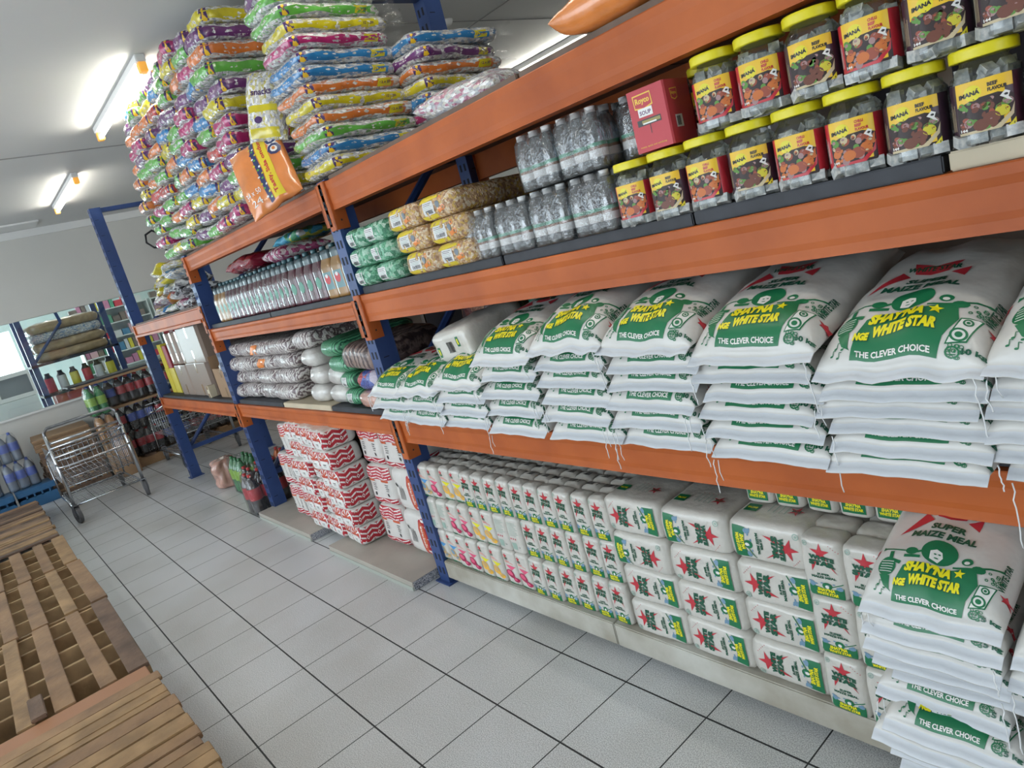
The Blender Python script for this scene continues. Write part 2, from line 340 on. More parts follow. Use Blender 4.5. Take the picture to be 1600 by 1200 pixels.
_TXT = {}
def text_mesh(st, bold, shear):
    k = (st, bold, shear)
    if k not in _TXT:
        c = bpy.data.curves.new('lettering', 'FONT'); c.body = st; c.size = 1; c.offset = bold; c.shear = shear; c.resolution_u = 2; c.fill_mode = 'FRONT'
        o = bpy.data.objects.new('lettering', c); me = bpy.data.meshes.new_from_object(o)
        V = [(v.co.x, v.co.y) for v in me.vertices]; F = [tuple(p.vertices) for p in me.polygons]
        bpy.data.objects.remove(o); bpy.data.curves.remove(c); bpy.data.meshes.remove(me)
        x0 = min(v[0] for v in V); x1 = max(v[0] for v in V); y0 = min(v[1] for v in V); y1 = max(v[1] for v in V)
        _TXT[k] = ([((x - x0) / (x1 - x0) - 0.5, (y - y0) / (y1 - y0) - 0.5) for x, y in V], F, (x1 - x0) / (y1 - y0))
    return _TXT[k]
class Art:
    """flat printed artwork, later laid onto a curved surface"""
    def __init__(s): s.it = []
    def add(s, V, F, m, layer): s.it.append((V, F, m, layer)); return s
    def poly(s, P, m, layer=0):
        t = tessellate_polygon([[Vector((x, y, 0)) for x, y in P]]); return s.add(list(P), [tuple(f) for f in t], m, layer)
    def rect(s, x0, y0, x1, y1, m, layer=0): return s.poly([(x0, y0), (x1, y0), (x1, y1), (x0, y1)], m, layer)
    def ell(s, x, y, rx, ry, m, layer=0, n=20, rot=0):
        return s.poly([(x + rx * math.cos(2 * PI * k / n) * math.cos(rot) - ry * math.sin(2 * PI * k / n) * math.sin(rot), y + rx * math.cos(2 * PI * k / n) * math.sin(rot) + ry * math.sin(2 * PI * k / n) * math.cos(rot)) for k in range(n)], m, layer)
    def ring(s, x, y, R, r, m, layer=0, n=24):
        V = [(x + q * math.cos(2 * PI * k / n), y + q * math.sin(2 * PI * k / n)) for q in (R, r) for k in range(n)]
        return s.add(V, [(k, (k + 1) % n, n + (k + 1) % n, n + k) for k in range(n)], m, layer)
    def star(s, x, y, R, m, layer=0, r=0.42, rot=0, n=5):
        return s.poly([(x + (R if k % 2 == 0 else R * r) * math.sin(PI * k / n + rot), y + (R if k % 2 == 0 else R * r) * math.cos(PI * k / n + rot)) for k in range(2 * n)], m, layer)
    def line(s, pts, w, m, layer=0):
        for (x0, y0), (x1, y1) in zip(pts, pts[1:]):
            dx, dy = x1 - x0, y1 - y0; l = math.hypot(dx, dy) or 1; a, b = -dy / l * w / 2, dx / l * w / 2
            s.poly([(x0 - a, y0 - b), (x1 - a, y1 - b), (x1 + a, y1 + b), (x0 + a, y0 + b)], m, layer)
        return s
    def text(s, st, x, y, h, m, layer=1, wd=None, bold=0.02, shear=0, rot=0):
        V, F, asp = text_mesh(st, bold, shear); W = wd or h * asp; c, q = math.cos(rot), math.sin(rot)
        return s.add([(x + a * W * c - b * h * q, y + a * W * q + b * h * c) for a, b in V], F, m, layer)
    def merge(s, o, dx=0, dy=0, sc=1, rot=0, layer=0):
        c, q = math.cos(rot), math.sin(rot)
        for V, F, m, l in o.it: s.it.append(([(dx + sc * (a * c - b * q), dy + sc * (a * q + b * c)) for a, b in V], F, m, l + layer))
        return s
    def mesh(s, name, surf, mats, step=0.02, eps=0.0009, lay=0.0004, clip=None):
        bm = bmesh.new(); lyr = bm.verts.layers.float.new('h'); off = 0
        for V, F, mi, layer in s.it:
            if clip and min(v[1] for v in V) > clip: continue
            vs = [bm.verts.new((x, y, 0)) for x, y in V]
            for v in vs: v[lyr] = layer
            for f in F:
                try: q = bm.faces.new([vs[i] for i in f]); q.material_index = mi
                except ValueError: pass
        if not bm.verts: bm.free(); return None
        for ax in (0, 1):
            lo = min(v.co[ax] for v in bm.verts); hi = max(v.co[ax] for v in bm.verts); k = math.ceil(lo / step)
            while k * step < hi:
                co = [0, 0, 0]; co[ax] = k * step + 1e-6; no = [0, 0, 0]; no[ax] = 1
                bmesh.ops.bisect_plane(bm, geom=bm.verts[:] + bm.edges[:] + bm.faces[:], dist=1e-7, plane_co=co, plane_no=no); k += 1
        bm.normal_update()
        for f in bm.faces:
            if f.normal.z < 0: f.normal_flip()
            f.smooth = True
        for v in bm.verts: v.co = surf(v.co.x, v.co.y, eps + lay * v[lyr])
        me = bpy.data.meshes.new(name); bm.to_mesh(me); bm.free()
        for x in mats: me.materials.append(x)
        return me

# ================================================================== the setting
def floor_mat():
    mt, t, b = nt('floor_tiles'); S = 0.33
    tc = t.nodes.new('ShaderNodeTexCoord'); sp = t.nodes.new('ShaderNodeSeparateXYZ'); L(t, tc.outputs['Object'], sp.inputs[0])
    def lines(out, wd):
        a = t.nodes.new('ShaderNodeMath'); a.operation = 'DIVIDE'; a.inputs[1].default_value = S; L(t, out, a.inputs[0])
        r = t.nodes.new('ShaderNodeMath'); r.operation = 'ROUND'; L(t, a.outputs[0], r.inputs[0])
        d = t.nodes.new('ShaderNodeMath'); d.operation = 'SUBTRACT'; L(t, a.outputs[0], d.inputs[0]); L(t, r.outputs[0], d.inputs[1])
        e = t.nodes.new('ShaderNodeMath'); e.operation = 'ABSOLUTE'; L(t, d.outputs[0], e.inputs[0])
        f = t.nodes.new('ShaderNodeMath'); f.operation = 'LESS_THAN'; f.inputs[1].default_value = wd / S / 2; L(t, e.outputs[0], f.inputs[0])
        return f.outputs[0], r.outputs[0]
    lx, ix = lines(sp.outputs[0], 0.0045); ly, iy = lines(sp.outputs[1], 0.0065)
    mxl = t.nodes.new('ShaderNodeMath'); mxl.operation = 'MAXIMUM'; L(t, lx, mxl.inputs[0]); L(t, ly, mxl.inputs[1])
    n = t.nodes.new('ShaderNodeTexNoise'); n.inputs['Scale'].default_value = 300; n.inputs['Detail'].default_value = 2; L(t, tc.outputs['Object'], n.inputs['Vector'])
    r = t.nodes.new('ShaderNodeValToRGB'); r.color_ramp.elements[0].position = 0.36; r.color_ramp.elements[1].position = 0.60
    r.color_ramp.elements[0].color = (0.36, 0.37, 0.38, 1); r.color_ramp.elements[1].color = (0.76, 0.77, 0.78, 1); L(t, n.outputs['Fac'], r.inputs['Fac'])
    n2 = t.nodes.new('ShaderNodeTexNoise'); n2.inputs['Scale'].default_value = 1.3; n2.inputs['Detail'].default_value = 5; L(t, tc.outputs['Object'], n2.inputs['Vector'])
    r2 = t.nodes.new('ShaderNodeValToRGB'); r2.color_ramp.elements[0].color = (0.80, 0.78, 0.74, 1); r2.color_ramp.elements[1].color = (1, 1, 1, 1); r2.color_ramp.elements[0].position = 0.3; r2.color_ramp.elements[1].position = 0.6; L(t, n2.outputs['Fac'], r2.inputs['Fac'])
    mu = t.nodes.new('ShaderNodeMix'); mu.data_type = 'RGBA'; mu.blend_type = 'MULTIPLY'; mu.inputs[0].default_value = 1; L(t, r.outputs[0], mu.inputs[6]); L(t, r2.outputs[0], mu.inputs[7])
    mx = t.nodes.new('ShaderNodeMix'); mx.data_type = 'RGBA'; L(t, mxl.outputs[0], mx.inputs[0]); L(t, mu.outputs[2], mx.inputs[6]); mx.inputs[7].default_value = (0.018, 0.018, 0.02, 1)
    L(t, mx.outputs[2], b.inputs['Base Color'])
    rg = t.nodes.new('ShaderNodeMath'); rg.operation = 'MULTIPLY_ADD'; rg.inputs[1].default_value = 0.4; rg.inputs[2].default_value = 0.30; L(t, mxl.outputs[0], rg.inputs[0]); L(t, rg.outputs[0], b.inputs['Roughness'])
    bp = t.nodes.new('ShaderNodeBump'); bp.invert = True; bp.inputs['Strength'].default_value = 0.5; bp.inputs['Distance'].default_value = 0.002; L(t, mxl.outputs[0], bp.inputs['Height']); L(t, bp.outputs[0], b.inputs['Normal'])
    return mt
XW, XE, YS, YN, XF = -6.0, 9.0, -4.5, 8.0, -12.0
struct('floor', MB().box(XF, XE, YS, YN, -0.1, 0).mesh('floor', floor_mat()))
struct('ceiling', MB().box(XF, XE, YS, YN, CEIL, CEIL + 0.1).mesh('ceiling', CEILM))
def wall(name, ax, at, lo, hi, opens, th=0.12, m=WALLM):
    b = MB()
    def bx(a0, a1, z0, z1):
        if a1 - a0 < 1e-4 or z1 - z0 < 1e-4: return
        t0, t1 = (at, at + th) if th > 0 else (at + th, at)
        if ax == 0: b.box(t0, t1, a0, a1, z0, z1)
        else: b.box(a0, a1, t0, t1, z0, z1)
    cur = lo
    for a0, a1, z0, z1 in opens: bx(cur, a0, 0, CEIL); bx(a0, a1, 0, z0); bx(a0, a1, z1, CEIL); cur = a1
    bx(cur, hi, 0, CEIL)
    struct(name, b.mesh(name, m))
wall('wall_end', 0, XW, YS, YN, [(-2.6, 2.55, 0.975, 2.06)], -0.12)
wall('wall_left', 1, YS, XF, XE, [(-6.5 + 0.1, -3.6, 0.2, 2.6), (-1.9, 3.7, 0.3, 2.7)], -0.12)
wall('wall_right', 1, YN, XF, XE, [], 0.12)
wall('wall_back', 0, XE, YS, YN, [(-2.5, -0.7, 0.0, 2.6)], 0.12)
wall('wall_far', 0, XF, YS, YN, [(-1.9, 0.70, 0.25, 2.2)], -0.12, mat('far_room_paint', (0.62, 0.72, 0.70), 0.7))
struct('trim_1', MB().box(XW, XW + 0.05, YS, YN, CEIL - 0.085, CEIL).mesh('trim_1', COVEM))
struct('trim_2', MB().box(XW, XW + 0.03, -2.6, 2.55, 0.955, 0.975).mesh('trim_2', COVEM))
wn = MB(); wn.box(XW - 0.075, XW - 0.067, -2.6, 2.55, 0.975, 2.06)
struct('window_1', wn.mesh('window_1', PANE))
fm = mat('window_frame_grey', (0.4, 0.42, 0.43), 0.4)
for k, (y0, y1) in enumerate(((-2.6, -2.56), (2.51, 2.55))):
    struct('window_1_frame', MB().box(XW - 0.09, XW - 0.05, y0, y1, 0.975, 2.06).mesh('frame', fm))
# thin panel joints in the ceiling and an air hatch
jm = mat('ceiling_joint', (0.30, 0.30, 0.29), 0.8)
for k, (x0, x1, y0, y1) in enumerate(((-6, 9, 3.30, 3.315), (-2.3, -2.28, -4.5, 8), (0.15, 0.16, 1.4, 8), (2.6, 2.61, -4.5, 8))):
    struct('trim_%d' % (3 + k), MB().box(x0, x1, y0, y1, CEIL - 0.004, CEIL).mesh('joint', jm))
hb = MB(); hb.box(-5.75, -5.35, 0.35, 0.95, CEIL - 0.02, CEIL - 0.001)
mk('ceiling_hatch', hb.mesh('ceiling_hatch', COVEM, bevel=0.004), label='small pale hatch set in the ceiling near the end wall', category='hatch')

# ------------------------------------------------------------------ ceiling lights
TUBE = mat('lit_tube', (1, 1, 1), emis=(1.0, 0.965, 0.86), es=52.0)
OEND = mat('amber_tube_end', (0.75, 0.36, 0.05), 0.4, emis=(1.0, 0.45, 0.08), es=0.6)
WPL = mat('white_enamel', (0.75, 0.75, 0.74), 0.4)
hz = MB().box(-0.75, 0.75, -0.028, 0.028, -0.045, -0.001).mesh('housing', WPL, bevel=0.004)
tb = MB().tube([(-0.70, 0, -0.078), (0.70, 0, -0.078)], 0.0135, 12).mesh('tube', TUBE, True)
ec = MB().box(-0.028, 0.028, -0.022, 0.022, -0.10, -0.045).mesh('end_cap', OEND, bevel=0.004)
LAMP = ('fluorescent_light', 'ceiling light', None, [('housing', hz), ('tube', tb), ('end_cap', ec, (-0.727, 0, 0)), ('end_cap', ec, (0.727, 0, 0))])
place(LAMP, (-0.92, 1.02, CEIL), label='lit fluorescent batten on the ceiling, nearer of the two left of the snack pile', group='fluorescent battens')
place(LAMP, (-3.85, 1.04, CEIL), label='lit fluorescent batten on the ceiling nearest the end wall', group='fluorescent battens')
place(LAMP, (-0.6, 4.75, CEIL), label='lit fluorescent batten seen just above the top orange beam', group='fluorescent battens')
for x, y, lb in ((2.0, 1.03, 'lit fluorescent batten above the striped snack stack'), (4.9, 1.03, 'lit fluorescent batten above the jars'), (-0.9, -2.3, 'lit fluorescent batten over the left side of the aisle'), (2.4, -2.3, 'lit fluorescent batten over the pallets'),
                 (-3.9, 4.75, 'lit fluorescent batten far behind the racks'), (3.0, 4.75, 'lit fluorescent batten behind the racks at right'),
                 (-8.0, 1.2, 'lit fluorescent batten beyond the window, nearer'), (-10.0, 2.8, 'lit fluorescent batten beyond the window, over the white shelves'), (-7.4, 2.9, 'lit fluorescent batten added beyond the window, at right'), (-9.9, 0.2, 'lit fluorescent batten added beyond the window, by the doorway')):  # the last battens are added to brighten the room beyond the window
    place(LAMP, (x, y, CEIL), label=lb, group='fluorescent battens')
sn = MB().lathe([(0.0, -0.03), (0.035, -0.03), (0.045, -0.015), (0.05, -0.001)], 16).mesh('ceiling_sensor', WPL, True)
mk('ceiling_sensor', sn, loc=(0.17, 3.0, CEIL), label='small white round sensor on the ceiling beside the tall blue post', category='sensor')

# ================================================================== the pallet rack
rack = mk('pallet_rack', None, loc=(0, 0, 0), label='long orange and blue warehouse rack filled with groceries', category='rack')
def post(x, y, h, front=True):
    b = MB(); b.box(0, 0.085, 0, 0.10, 0, h)
    for k in range(int(h / 0.075)):
        z = 0.05 + k * 0.075
        for xx in (0.018, 0.052): b.box(xx, xx + 0.014, -0.001, 0.0, z, z + 0.035, 1)
        if k % 2: b.box(0.085, 0.086, 0.02, 0.05, z, z + 0.004, 1)
        b.box(-0.004, 0.0, 0.01, 0.03, z, z + 0.02, 0)
    mk('post', b.mesh('post', [BLUE, SLOT]), rack, (x, y, 0))
    mk('foot_plate', MB().box(-0.02, 0.105, -0.02, 0.12, 0, 0.006).mesh('foot_plate', BLUE), rack, (x, y, 0.0))
PX = [-3.465, -1.065, 1.305, 4.10]
for x in PX:
    hgt = 2.79
    post(x, 1.10, hgt if x < -3 else 2.0); post(x, 1.89, hgt)
    bm_ = MB().box(0.02, 0.065, 0, 0.69, -0.02, 0.02).mesh('brace', BLUE)
    for z in (0.30, 2.765): mk('brace', bm_, rack, (x, 1.20, z))
    for z0, z1 in ((0.32, 0.95), (0.95, 1.55), (1.55, 2.15), (2.15, 2.74)):
        if z0 > 1.8: continue
        up = int(z0 * 10) % 2
        y0, y1 = (1.2, 1.9) if up else (1.9, 1.2)
        mk('diagonal_brace', MB().tube([(0.04, y0, z0), (0.04, y1, z1)], 0.02, 6).mesh('diagonal_brace', BLUE), rack, (x, 0, 0))
bolt_m = mat('bolt_hole', (0.03, 0.02, 0.015), 0.7)
def beam(x0, x1, z0, z1, y=1.10, back=False, lip=False):
    s = -1 if not back else 1; h = z1 - z0
    pr = [(0, z0), (0.001, z0 + 0.008), (0.002, z0 + h * 0.18), (0, z0 + h * 0.30), (0, z0 + h * 0.68), (-0.004, z0 + h * 0.82), (-0.004, z1 - 0.003), (-0.002, z1), (0.042, z1), (0.05, z0)]
    if lip: pr = [(-0.022, z0), (-0.022, z0 + 0.02), (0, z0 + 0.028), (0, z1 - 0.012), (-0.008, z1 - 0.008), (-0.008, z1), (0.042, z1), (0.05, z0)]
    b = MB(); n = len(pr)
    P = [(q[0] if not back else -q[0], q[1]) for q in pr]
    for xx in (x0, x1): b.v += [(xx, yy, z) for yy, z in P]
    for k in range(n): b.f.append((k, (k + 1) % n, n + (k + 1) % n, n + k)); b.m.append(0)
    b.f.append(tuple(range(n))); b.m.append(0); b.f.append(tuple(range(n, 2 * n))); b.m.append(0)
    me = b.mesh('beam', ORANGE)
    bm = bmesh.new(); bm.from_mesh(me); bmesh.ops.recalc_face_normals(bm, faces=bm.faces); bm.to_mesh(me); bm.free()
    o = mk('beam', me, rack, (0, y, 0))
    for xx, d in ((x0, 1), (x1, -1)):
        c = MB()
        c.box(min(xx, xx - d * 0.055), max(xx, xx - d * 0.055), -0.012, -0.004, z0 - 0.085, z1 + 0.004)   # leg across the post's slotted face
        c.box(xx - 0.004, xx + 0.004, -0.012, 0.055, z0 - 0.085, z1 + 0.004)                                     # leg the beam is welded to
        for q in range(3):
            zz = z0 - 0.055 + q * (h + 0.07) / 3
            c.box(xx - d * 0.048 if d > 0 else xx + 0.030, xx - d * 0.030 if d > 0 else xx + 0.048, -0.0135, -0.0119, zz, zz + 0.026, 1)
        c.box(xx + 0.0041, xx + 0.0048, 0.018, 0.026, z0 - 0.05, z0 - 0.042, 2)
        cc = mk('beam_connector', c.mesh('beam_connector', [ORANGE, SLOT, bolt_m], bevel=0), o)
        if back: cc.scale.y = -1
    return o
B1, B2, B3 = (1.39, 4.10), (-0.98, 1.305), (-3.38, -1.065)
for (xa, xb), lv in ((B1, ((1.865, 1.99), (1.355, 1.478), (0.76, 0.882))), (B2, ((1.885, 1.983), (1.37, 1.457), (0.79, 0.883))), (B3, ((1.52, 1.632), (0.79, 0.883)))):
    for z0, z1 in lv:
        beam(xa, xb, z0, z1, lip=(xa < -3)); beam(xa, xb, z0, z1, y=1.99, back=True)

def board(x0, x1, z0, th, m, label, y0=1.115, y1=1.975, cat='shelf board', group='boards laid on the rack beams', name='shelf_board', mats=None):
    b = MB().box(x0, x1, y0, y1, z0, z0 + th)
    return mk(name, b.mesh(name, m, bevel=0.003), label=label, category=cat, group=group)
CHIP = mat('chipboard_brown', (0.17, 0.115, 0.085), 0.7, var=0.3, vs=12)
board(1.40, 2.42, 1.4785, 0.032, BOARDK, 'dark grey board under the green and gold bales')
board(2.43, 3.195, 1.4785, 0.032, BOARDK, 'dark grey board under the wrapped bottles and first jars')
board(3.20, 3.76, 1.4785, 0.034, BOARDK, 'dark grey board under the middle jars')
board(3.77, 4.09, 1.4785, 0.036, BOARDC, 'cream board under the rightmost jars')
board(1.40, 2.05, 0.8825, 0.034, BOARDK, 'dark grey board under the leftmost sack stacks')
board(2.06, 2.62, 0.8825, 0.030, BOARDK, 'dark grey board under the third and fourth sack stacks')
board(2.63, 3.19, 0.8825, 0.030, BOARDK, 'dark grey board under the middle sack stacks')
board(3.20, 3.70, 0.8825, 0.030, BOARDC, 'chipped cream board under the large sack stack')
board(3.71, 4.09, 0.8825, 0.030, BOARDK, 'dark board at the right end of the sack shelf')
board(1.40, 2.70, 1.9905, 0.020, CHIP, 'brown chipboard under the striped snack stack')
board(2.71, 4.09, 1.9905, 0.020, CHIP, 'brown chipboard on the top beam at right')
board(-0.97, 1.29, 1.9835, 0.018, CHIP, 'brown chipboard under the big snack pile')
board(-0.97, 0.20, 1.4575, 0.030, BOARDK, 'dark board under the left juice bottles')
board(0.21, 1.29, 1.4575, 0.030, BOARDK, 'dark board under the right juice bottles')
board(-0.97, -0.10, 0.8835, 0.030, BOARDK, 'dark board under the left wrapped bales')
board(-0.09, 0.62, 0.8835, 0.032, BOARDC, 'cream board under the middle wrapped bales')
board(0.63, 1.29, 0.8835, 0.030, BOARDK, 'dark board under the green and brown bales')
board(-3.37, -1.07, 1.6325, 0.016, CHIP, 'brown board under the small snack bags')
board(-3.37, -1.07, 0.8835, 0.024, BOARDK, 'dark board under the brown cartons')
SPECK = mat('speckled_board_edge', (0.62, 0.62, 0.64), 0.8, var=0.9, vs=170, dark=(0.05, 0.06, 0.09))
GREYT = mat('grey_beige_laminate', (0.43, 0.395, 0.345), 0.5, var=0.12, vs=7)
STRIPG = mat('pale_edge_strip', (0.40, 0.42, 0.38), 0.5)
def floorboard(x0, x1, y0, label):
    b = MB(); b.box(x0, x1, y0, y0 + 0.52, 0.022, 0.05, 0); b.box(x0 + 0.004, x1 - 0.004, y0 - 0.004, y0 + 0.5, 0.0, 0.0215, 1)
    b.box(x1, x1 + 0.001, y0 + 0.005, y0 + 0.52, 0.002, 0.048, 2)
    mk('laminate_board', b.mesh('laminate_board', [GREYT, STRIPG, SPECK]), label=label, category='board', group='spare boards on the floor')
floorboard(-1.03, -0.06, 0.985, 'grey laminated board on the floor under the leftmost flour bags')
floorboard(0.27, 1.26, 0.965, 'grey laminated board with speckled end on the floor before the middle post')
def plank(x0, x1, label):
    mk('base_plank', MB().box(x0, x1, 1.10, 1.84, 0.035, 0.128).mesh('base_plank', WHITEB, bevel=0.004), label=label, category='plank', group='white base planks')
plank(1.392, 2.52, 'white painted base plank under the soup and pouch bales'); plank(2.523, 4.095, 'worn white painted base plank under the large meal bales')
for x in (1.42, 2.5, 3.6):
    mk('plank_block', MB().box(x, x + 0.1, 1.3, 1.8, 0.0, 0.0345).mesh('plank_block', CARD), label='wooden block propping up the white base plank', category='block', group='blocks under the base planks')

# ================================================================== sacks of maize meal
PR = [GREEN, DGREEN, YELLOW, WHITE, RED, BLACK]
def maize_art(kg='10 kg', top=True):
    A = Art()
    A.poly([(-0.078, -0.232), (0.074, -0.232), (0.080, -0.190), (0.098, -0.150), (0.088, -0.112), (0.060, -0.118), (0.034, -0.128), (-0.04, -0.128), (-0.062, -0.140), (-0.072, -0.175)], 0, 0)
    A.text('THE CLEVER CHOICE', -0.002, -0.219, 0.0125, 3, 2, wd=0.132, bold=0.032)
    for dm, col, ly, bd in ((0.0020, 1, 2, 0.095), (0, 2, 3, 0.065)):
        A.text("SHAY'NA", -0.008 + dm, -0.139 - dm, 0.026, col, ly, wd=0.098, bold=bd, shear=0.25, rot=0.05)
        A.text('WHITE STAR', 0.012 + dm, -0.169 - dm, 0.025, col, ly, wd=0.108, bold=bd, shear=0.2, rot=0.06)
        A.text('NGE', -0.062 + dm, -0.182 - dm, 0.018, col, ly, wd=0.030, bold=bd, shear=0.3, rot=0.1)
    A.star(0.058, -0.132, 0.013, 2, 3)
    # singer with round hair, microphone, speaker, trumpet, guitar and notes
    A.ell(0.006, -0.088, 0.038, 0.035, 0, 0, 28); A.poly([(-0.010, -0.112), (-0.012, -0.090), (0.0, -0.083), (0.012, -0.088), (0.016, -0.102), (0.008, -0.118)], 3, 1)
    A.ell(-0.001, -0.097, 0.003, 0.002, 0, 2, 8); A.ell(0.008, -0.096, 0.003, 0.002, 0, 2, 8); A.ell(0.003, -0.107, 0.005, 0.0018, 0, 2, 8)
    A.ell(-0.052, -0.098, 0.014, 0.011, 0, 0, 14); A.line([(-0.118, -0.096), (-0.066, -0.099)], 0.004, 0); A.poly([(-0.120, -0.090), (-0.120, -0.103), (-0.110, -0.097)], 0)
    A.line([(-0.096, -0.104), (-0.094, -0.128), (-0.07, -0.134)], 0.009, 0)
    A.ell(-0.098, -0.148, 0.020, 0.026, 0, 0, 18)
    for k in range(5): A.line([(-0.112, -0.134 - k * 0.007), (-0.084, -0.134 - k * 0.007)], 0.0018, 3, 1)
    A.poly([(-0.110, -0.172), (-0.086, -0.172), (-0.083, -0.205), (-0.078, -0.212), (-0.096, -0.20)], 0)
    A.line([(-0.04, -0.10), (-0.028, -0.094), (-0.02, -0.101)], 0.006, 0); A.line([(-0.066, -0.114), (-0.03, -0.112)], 0.008, 0)
    A.ell(0.066, -0.096, 0.012, 0.011, 0, 0, 14); A.ell(0.066, -0.099, 0.006, 0.005, 3, 1, 10); A.line([(0.04, -0.118), (0.085, -0.112), (0.135, -0.088)], 0.005, 0); A.ell(0.092, -0.112, 0.014, 0.010, 0, 0, 12)
    A.poly([(0.085, -0.205), (0.118, -0.198), (0.132, -0.140), (0.100, -0.146)], 0); A.poly([(0.088, -0.202), (0.116, -0.195), (0.129, -0.143), (0.102, -0.149)], 3, 1)
    A.ring(0.104, -0.184, 0.014, 0.010, 0, 2); A.ell(0.104, -0.184, 0.006, 0.006, 0, 2, 12); A.ring(0.113, -0.156, 0.008, 0.005, 0, 2); A.ell(0.113, -0.156, 0.003, 0.003, 0, 2, 8)
    R = random.Random(3)
    for k in range(12):
        x, y = 0.085 + R.random() * 0.03, -0.205 - R.random() * 0.028; A.ring(x, y, 0.004, 0.0025, 0, 0, 8)
        x, y = 0.11 + R.random() * 0.028, -0.105 - R.random() * 0.03; A.ring(x, y, 0.0035, 0.0018, 0, 0, 8)
    A.ring(0.098, -0.219, 0.012, 0.009, 0, 1, 16); A.ell(0.094, -0.217, 0.002, 0.003, 0, 1, 8); A.ell(0.102, -0.217, 0.002, 0.003, 0, 1, 8); A.line([(0.092, -0.223), (0.104, -0.223)], 0.002, 0, 1)
    for x, y in ((-0.115, -0.214), (-0.102, -0.222), (-0.094, -0.206), (-0.108, -0.200)):
        A.ell(x, y, 0.0032, 0.0024, 0, 0, 8); A.line([(x + 0.0025, y), (x + 0.0025, y + 0.012), (x + 0.008, y + 0.010)], 0.0014, 0)
    A.text(kg, 0.130, -0.218 if kg[0] == '1' else -0.226, 0.017, 1, 2, wd=0.036, bold=0.045)
    if top:
        A.text('MAIZE MEAL', 0.0, -0.036, 0.021, 1, 1, wd=0.142, bold=0.045, shear=0.12)
        A.text('SUPER', 0.004, -0.007, 0.021, 1, 1, wd=0.074, bold=0.045, shear=0.12)
        A.poly([(-0.098, -0.046), (-0.056, 0.040), (-0.034, 0.016)], 4); A.poly([(0.064, 0.006), (0.036, 0.026), (0.066, 0.046)], 4)
        A.poly([(-0.03, 0.03), (-0.045, 0.08), (0, 0.06), (0.045, 0.08), (0.03, 0.034), (0, 0.024)], 4, 0); A.text('WHITE STAR', 0, 0.05, 0.02, 1, 1, wd=0.10, bold=0.04)
        A.star(0.147, -0.150, 0.011, 4, 0); A.text('WHITE STAR', 0.137, -0.10, 0.010, 1, 1, wd=0.08, bold=0.03, rot=PI / 2)
        A.star(-0.140, -0.10, 0.014, 4, 0)
    return A
ART10, ART5 = maize_art(), maize_art('5 kg')
def string_mesh(seed, ln):
    R = random.Random(seed); pts = [(0, 0, 0)]; x = y = 0
    for k in range(1, 9): x += R.uniform(-1, 1) * 0.004; y += R.uniform(-1, 1) * 0.002; pts.append((x, y - 0.004, -ln * k / 8))
    b = MB().tube(pts, 0.0014, 5)
    if seed % 2: b.tube([(0.012, 0, 0), (0.012 + x * 0.5, -0.004, -ln * 0.35), (0.018, -0.003, -ln * 0.6)], 0.0012, 5)
    return b.mesh('string', STRING, True)
STR = [string_mesh(k, l) for k, l in enumerate((0.05, 0.09, 0.13, 0.07))]
def bag_proto(a, b, T, B, seed, art, sc, top):
    P = Pillow(a, b, T, B, hem=0.026 if top else 0.020, na=0.003 if not top else 0.007, ns=8.0, seed=seed, sag=0.3 if top else 0.75, p=4.0 if top else 9.0)
    body = P.mesh('sack', [SACK, HEM], nu=30 if top else 24, nv=40 if top else 26)
    sh = -0.006 if top else -0.016
    surf = lambda u, v, e: P(u * sc, P.yarc((v + 0.26 + sh) * sc), e)
    pm = art.mesh('printed_artwork', surf, PR, step=0.016 if top else 0.008, eps=0.0012, clip=None if top else -0.118)
    return P, body, pm
def bagset(a, b, sp, art, sc, seeds):
    return [bag_proto(a, b, sp * 0.86, sp * 0.16, s, art, sc, False) for s in seeds]
TOP10 = [bag_proto(0.158, 0.26, 0.088, 0.015, s, ART10, 1.06, True) for s in (1, 2, 3)]
ST10 = [bagset(0.152, 0.26, sp, ART10, 1.04, (4, 5, 6)) for sp in (0.046, 0.058)]
TOP5 = [bag_proto(0.132, 0.22, 0.075, 0.012, s, ART5, 0.86, True) for s in (7, 8)]
ST5 = [bagset(0.130, 0.22, 0.046, ART5, 0.86, (9, 10, 11))]
RB = random.Random(11)
def put_bag(pr, x, y, z, pitch, yaw, b, label, group, name='maize_meal_sack', strs=True):
    P, body, pm = pr
    parts = [('printed_artwork', pm)]
    if strs:
        hx = P.a * RB.choice((-0.93, 0.9)); q = P.pt(hx, -b - 0.024, 1)
        parts.append(('string', RB.choice(STR), (q.x, q.y - 0.001, q.z - 0.001)))
    q = Vector((0, b, 0)); q.rotate(Matrix.Rotation(pitch, 3, 'X')); q.rotate(Matrix.Rotation(yaw, 3, 'Z'))
    place((name, 'sack', body, parts), (x + q.x, y + q.y, z + q.z), (pitch, 0, yaw), label, group)
COLS = [(1.585, 3, 0.945, 1.055, 0.99), (1.845, 3, 0.945, 1.065, 0.98), (2.135, 4, 0.945, 1.095, 0.985), (2.44, 5, 0.940, 1.185, 0.985), (2.75, 6, 0.94, 1.215, 0.99),
        (3.055, 6, 0.94, 1.205, 0.985), (3.365, 6, 0.935, 1.175, 0.98), (3.675, 6, 0.932, 1.137, 0.98), (3.985, 6, 0.935, 1.14, 0.985)]
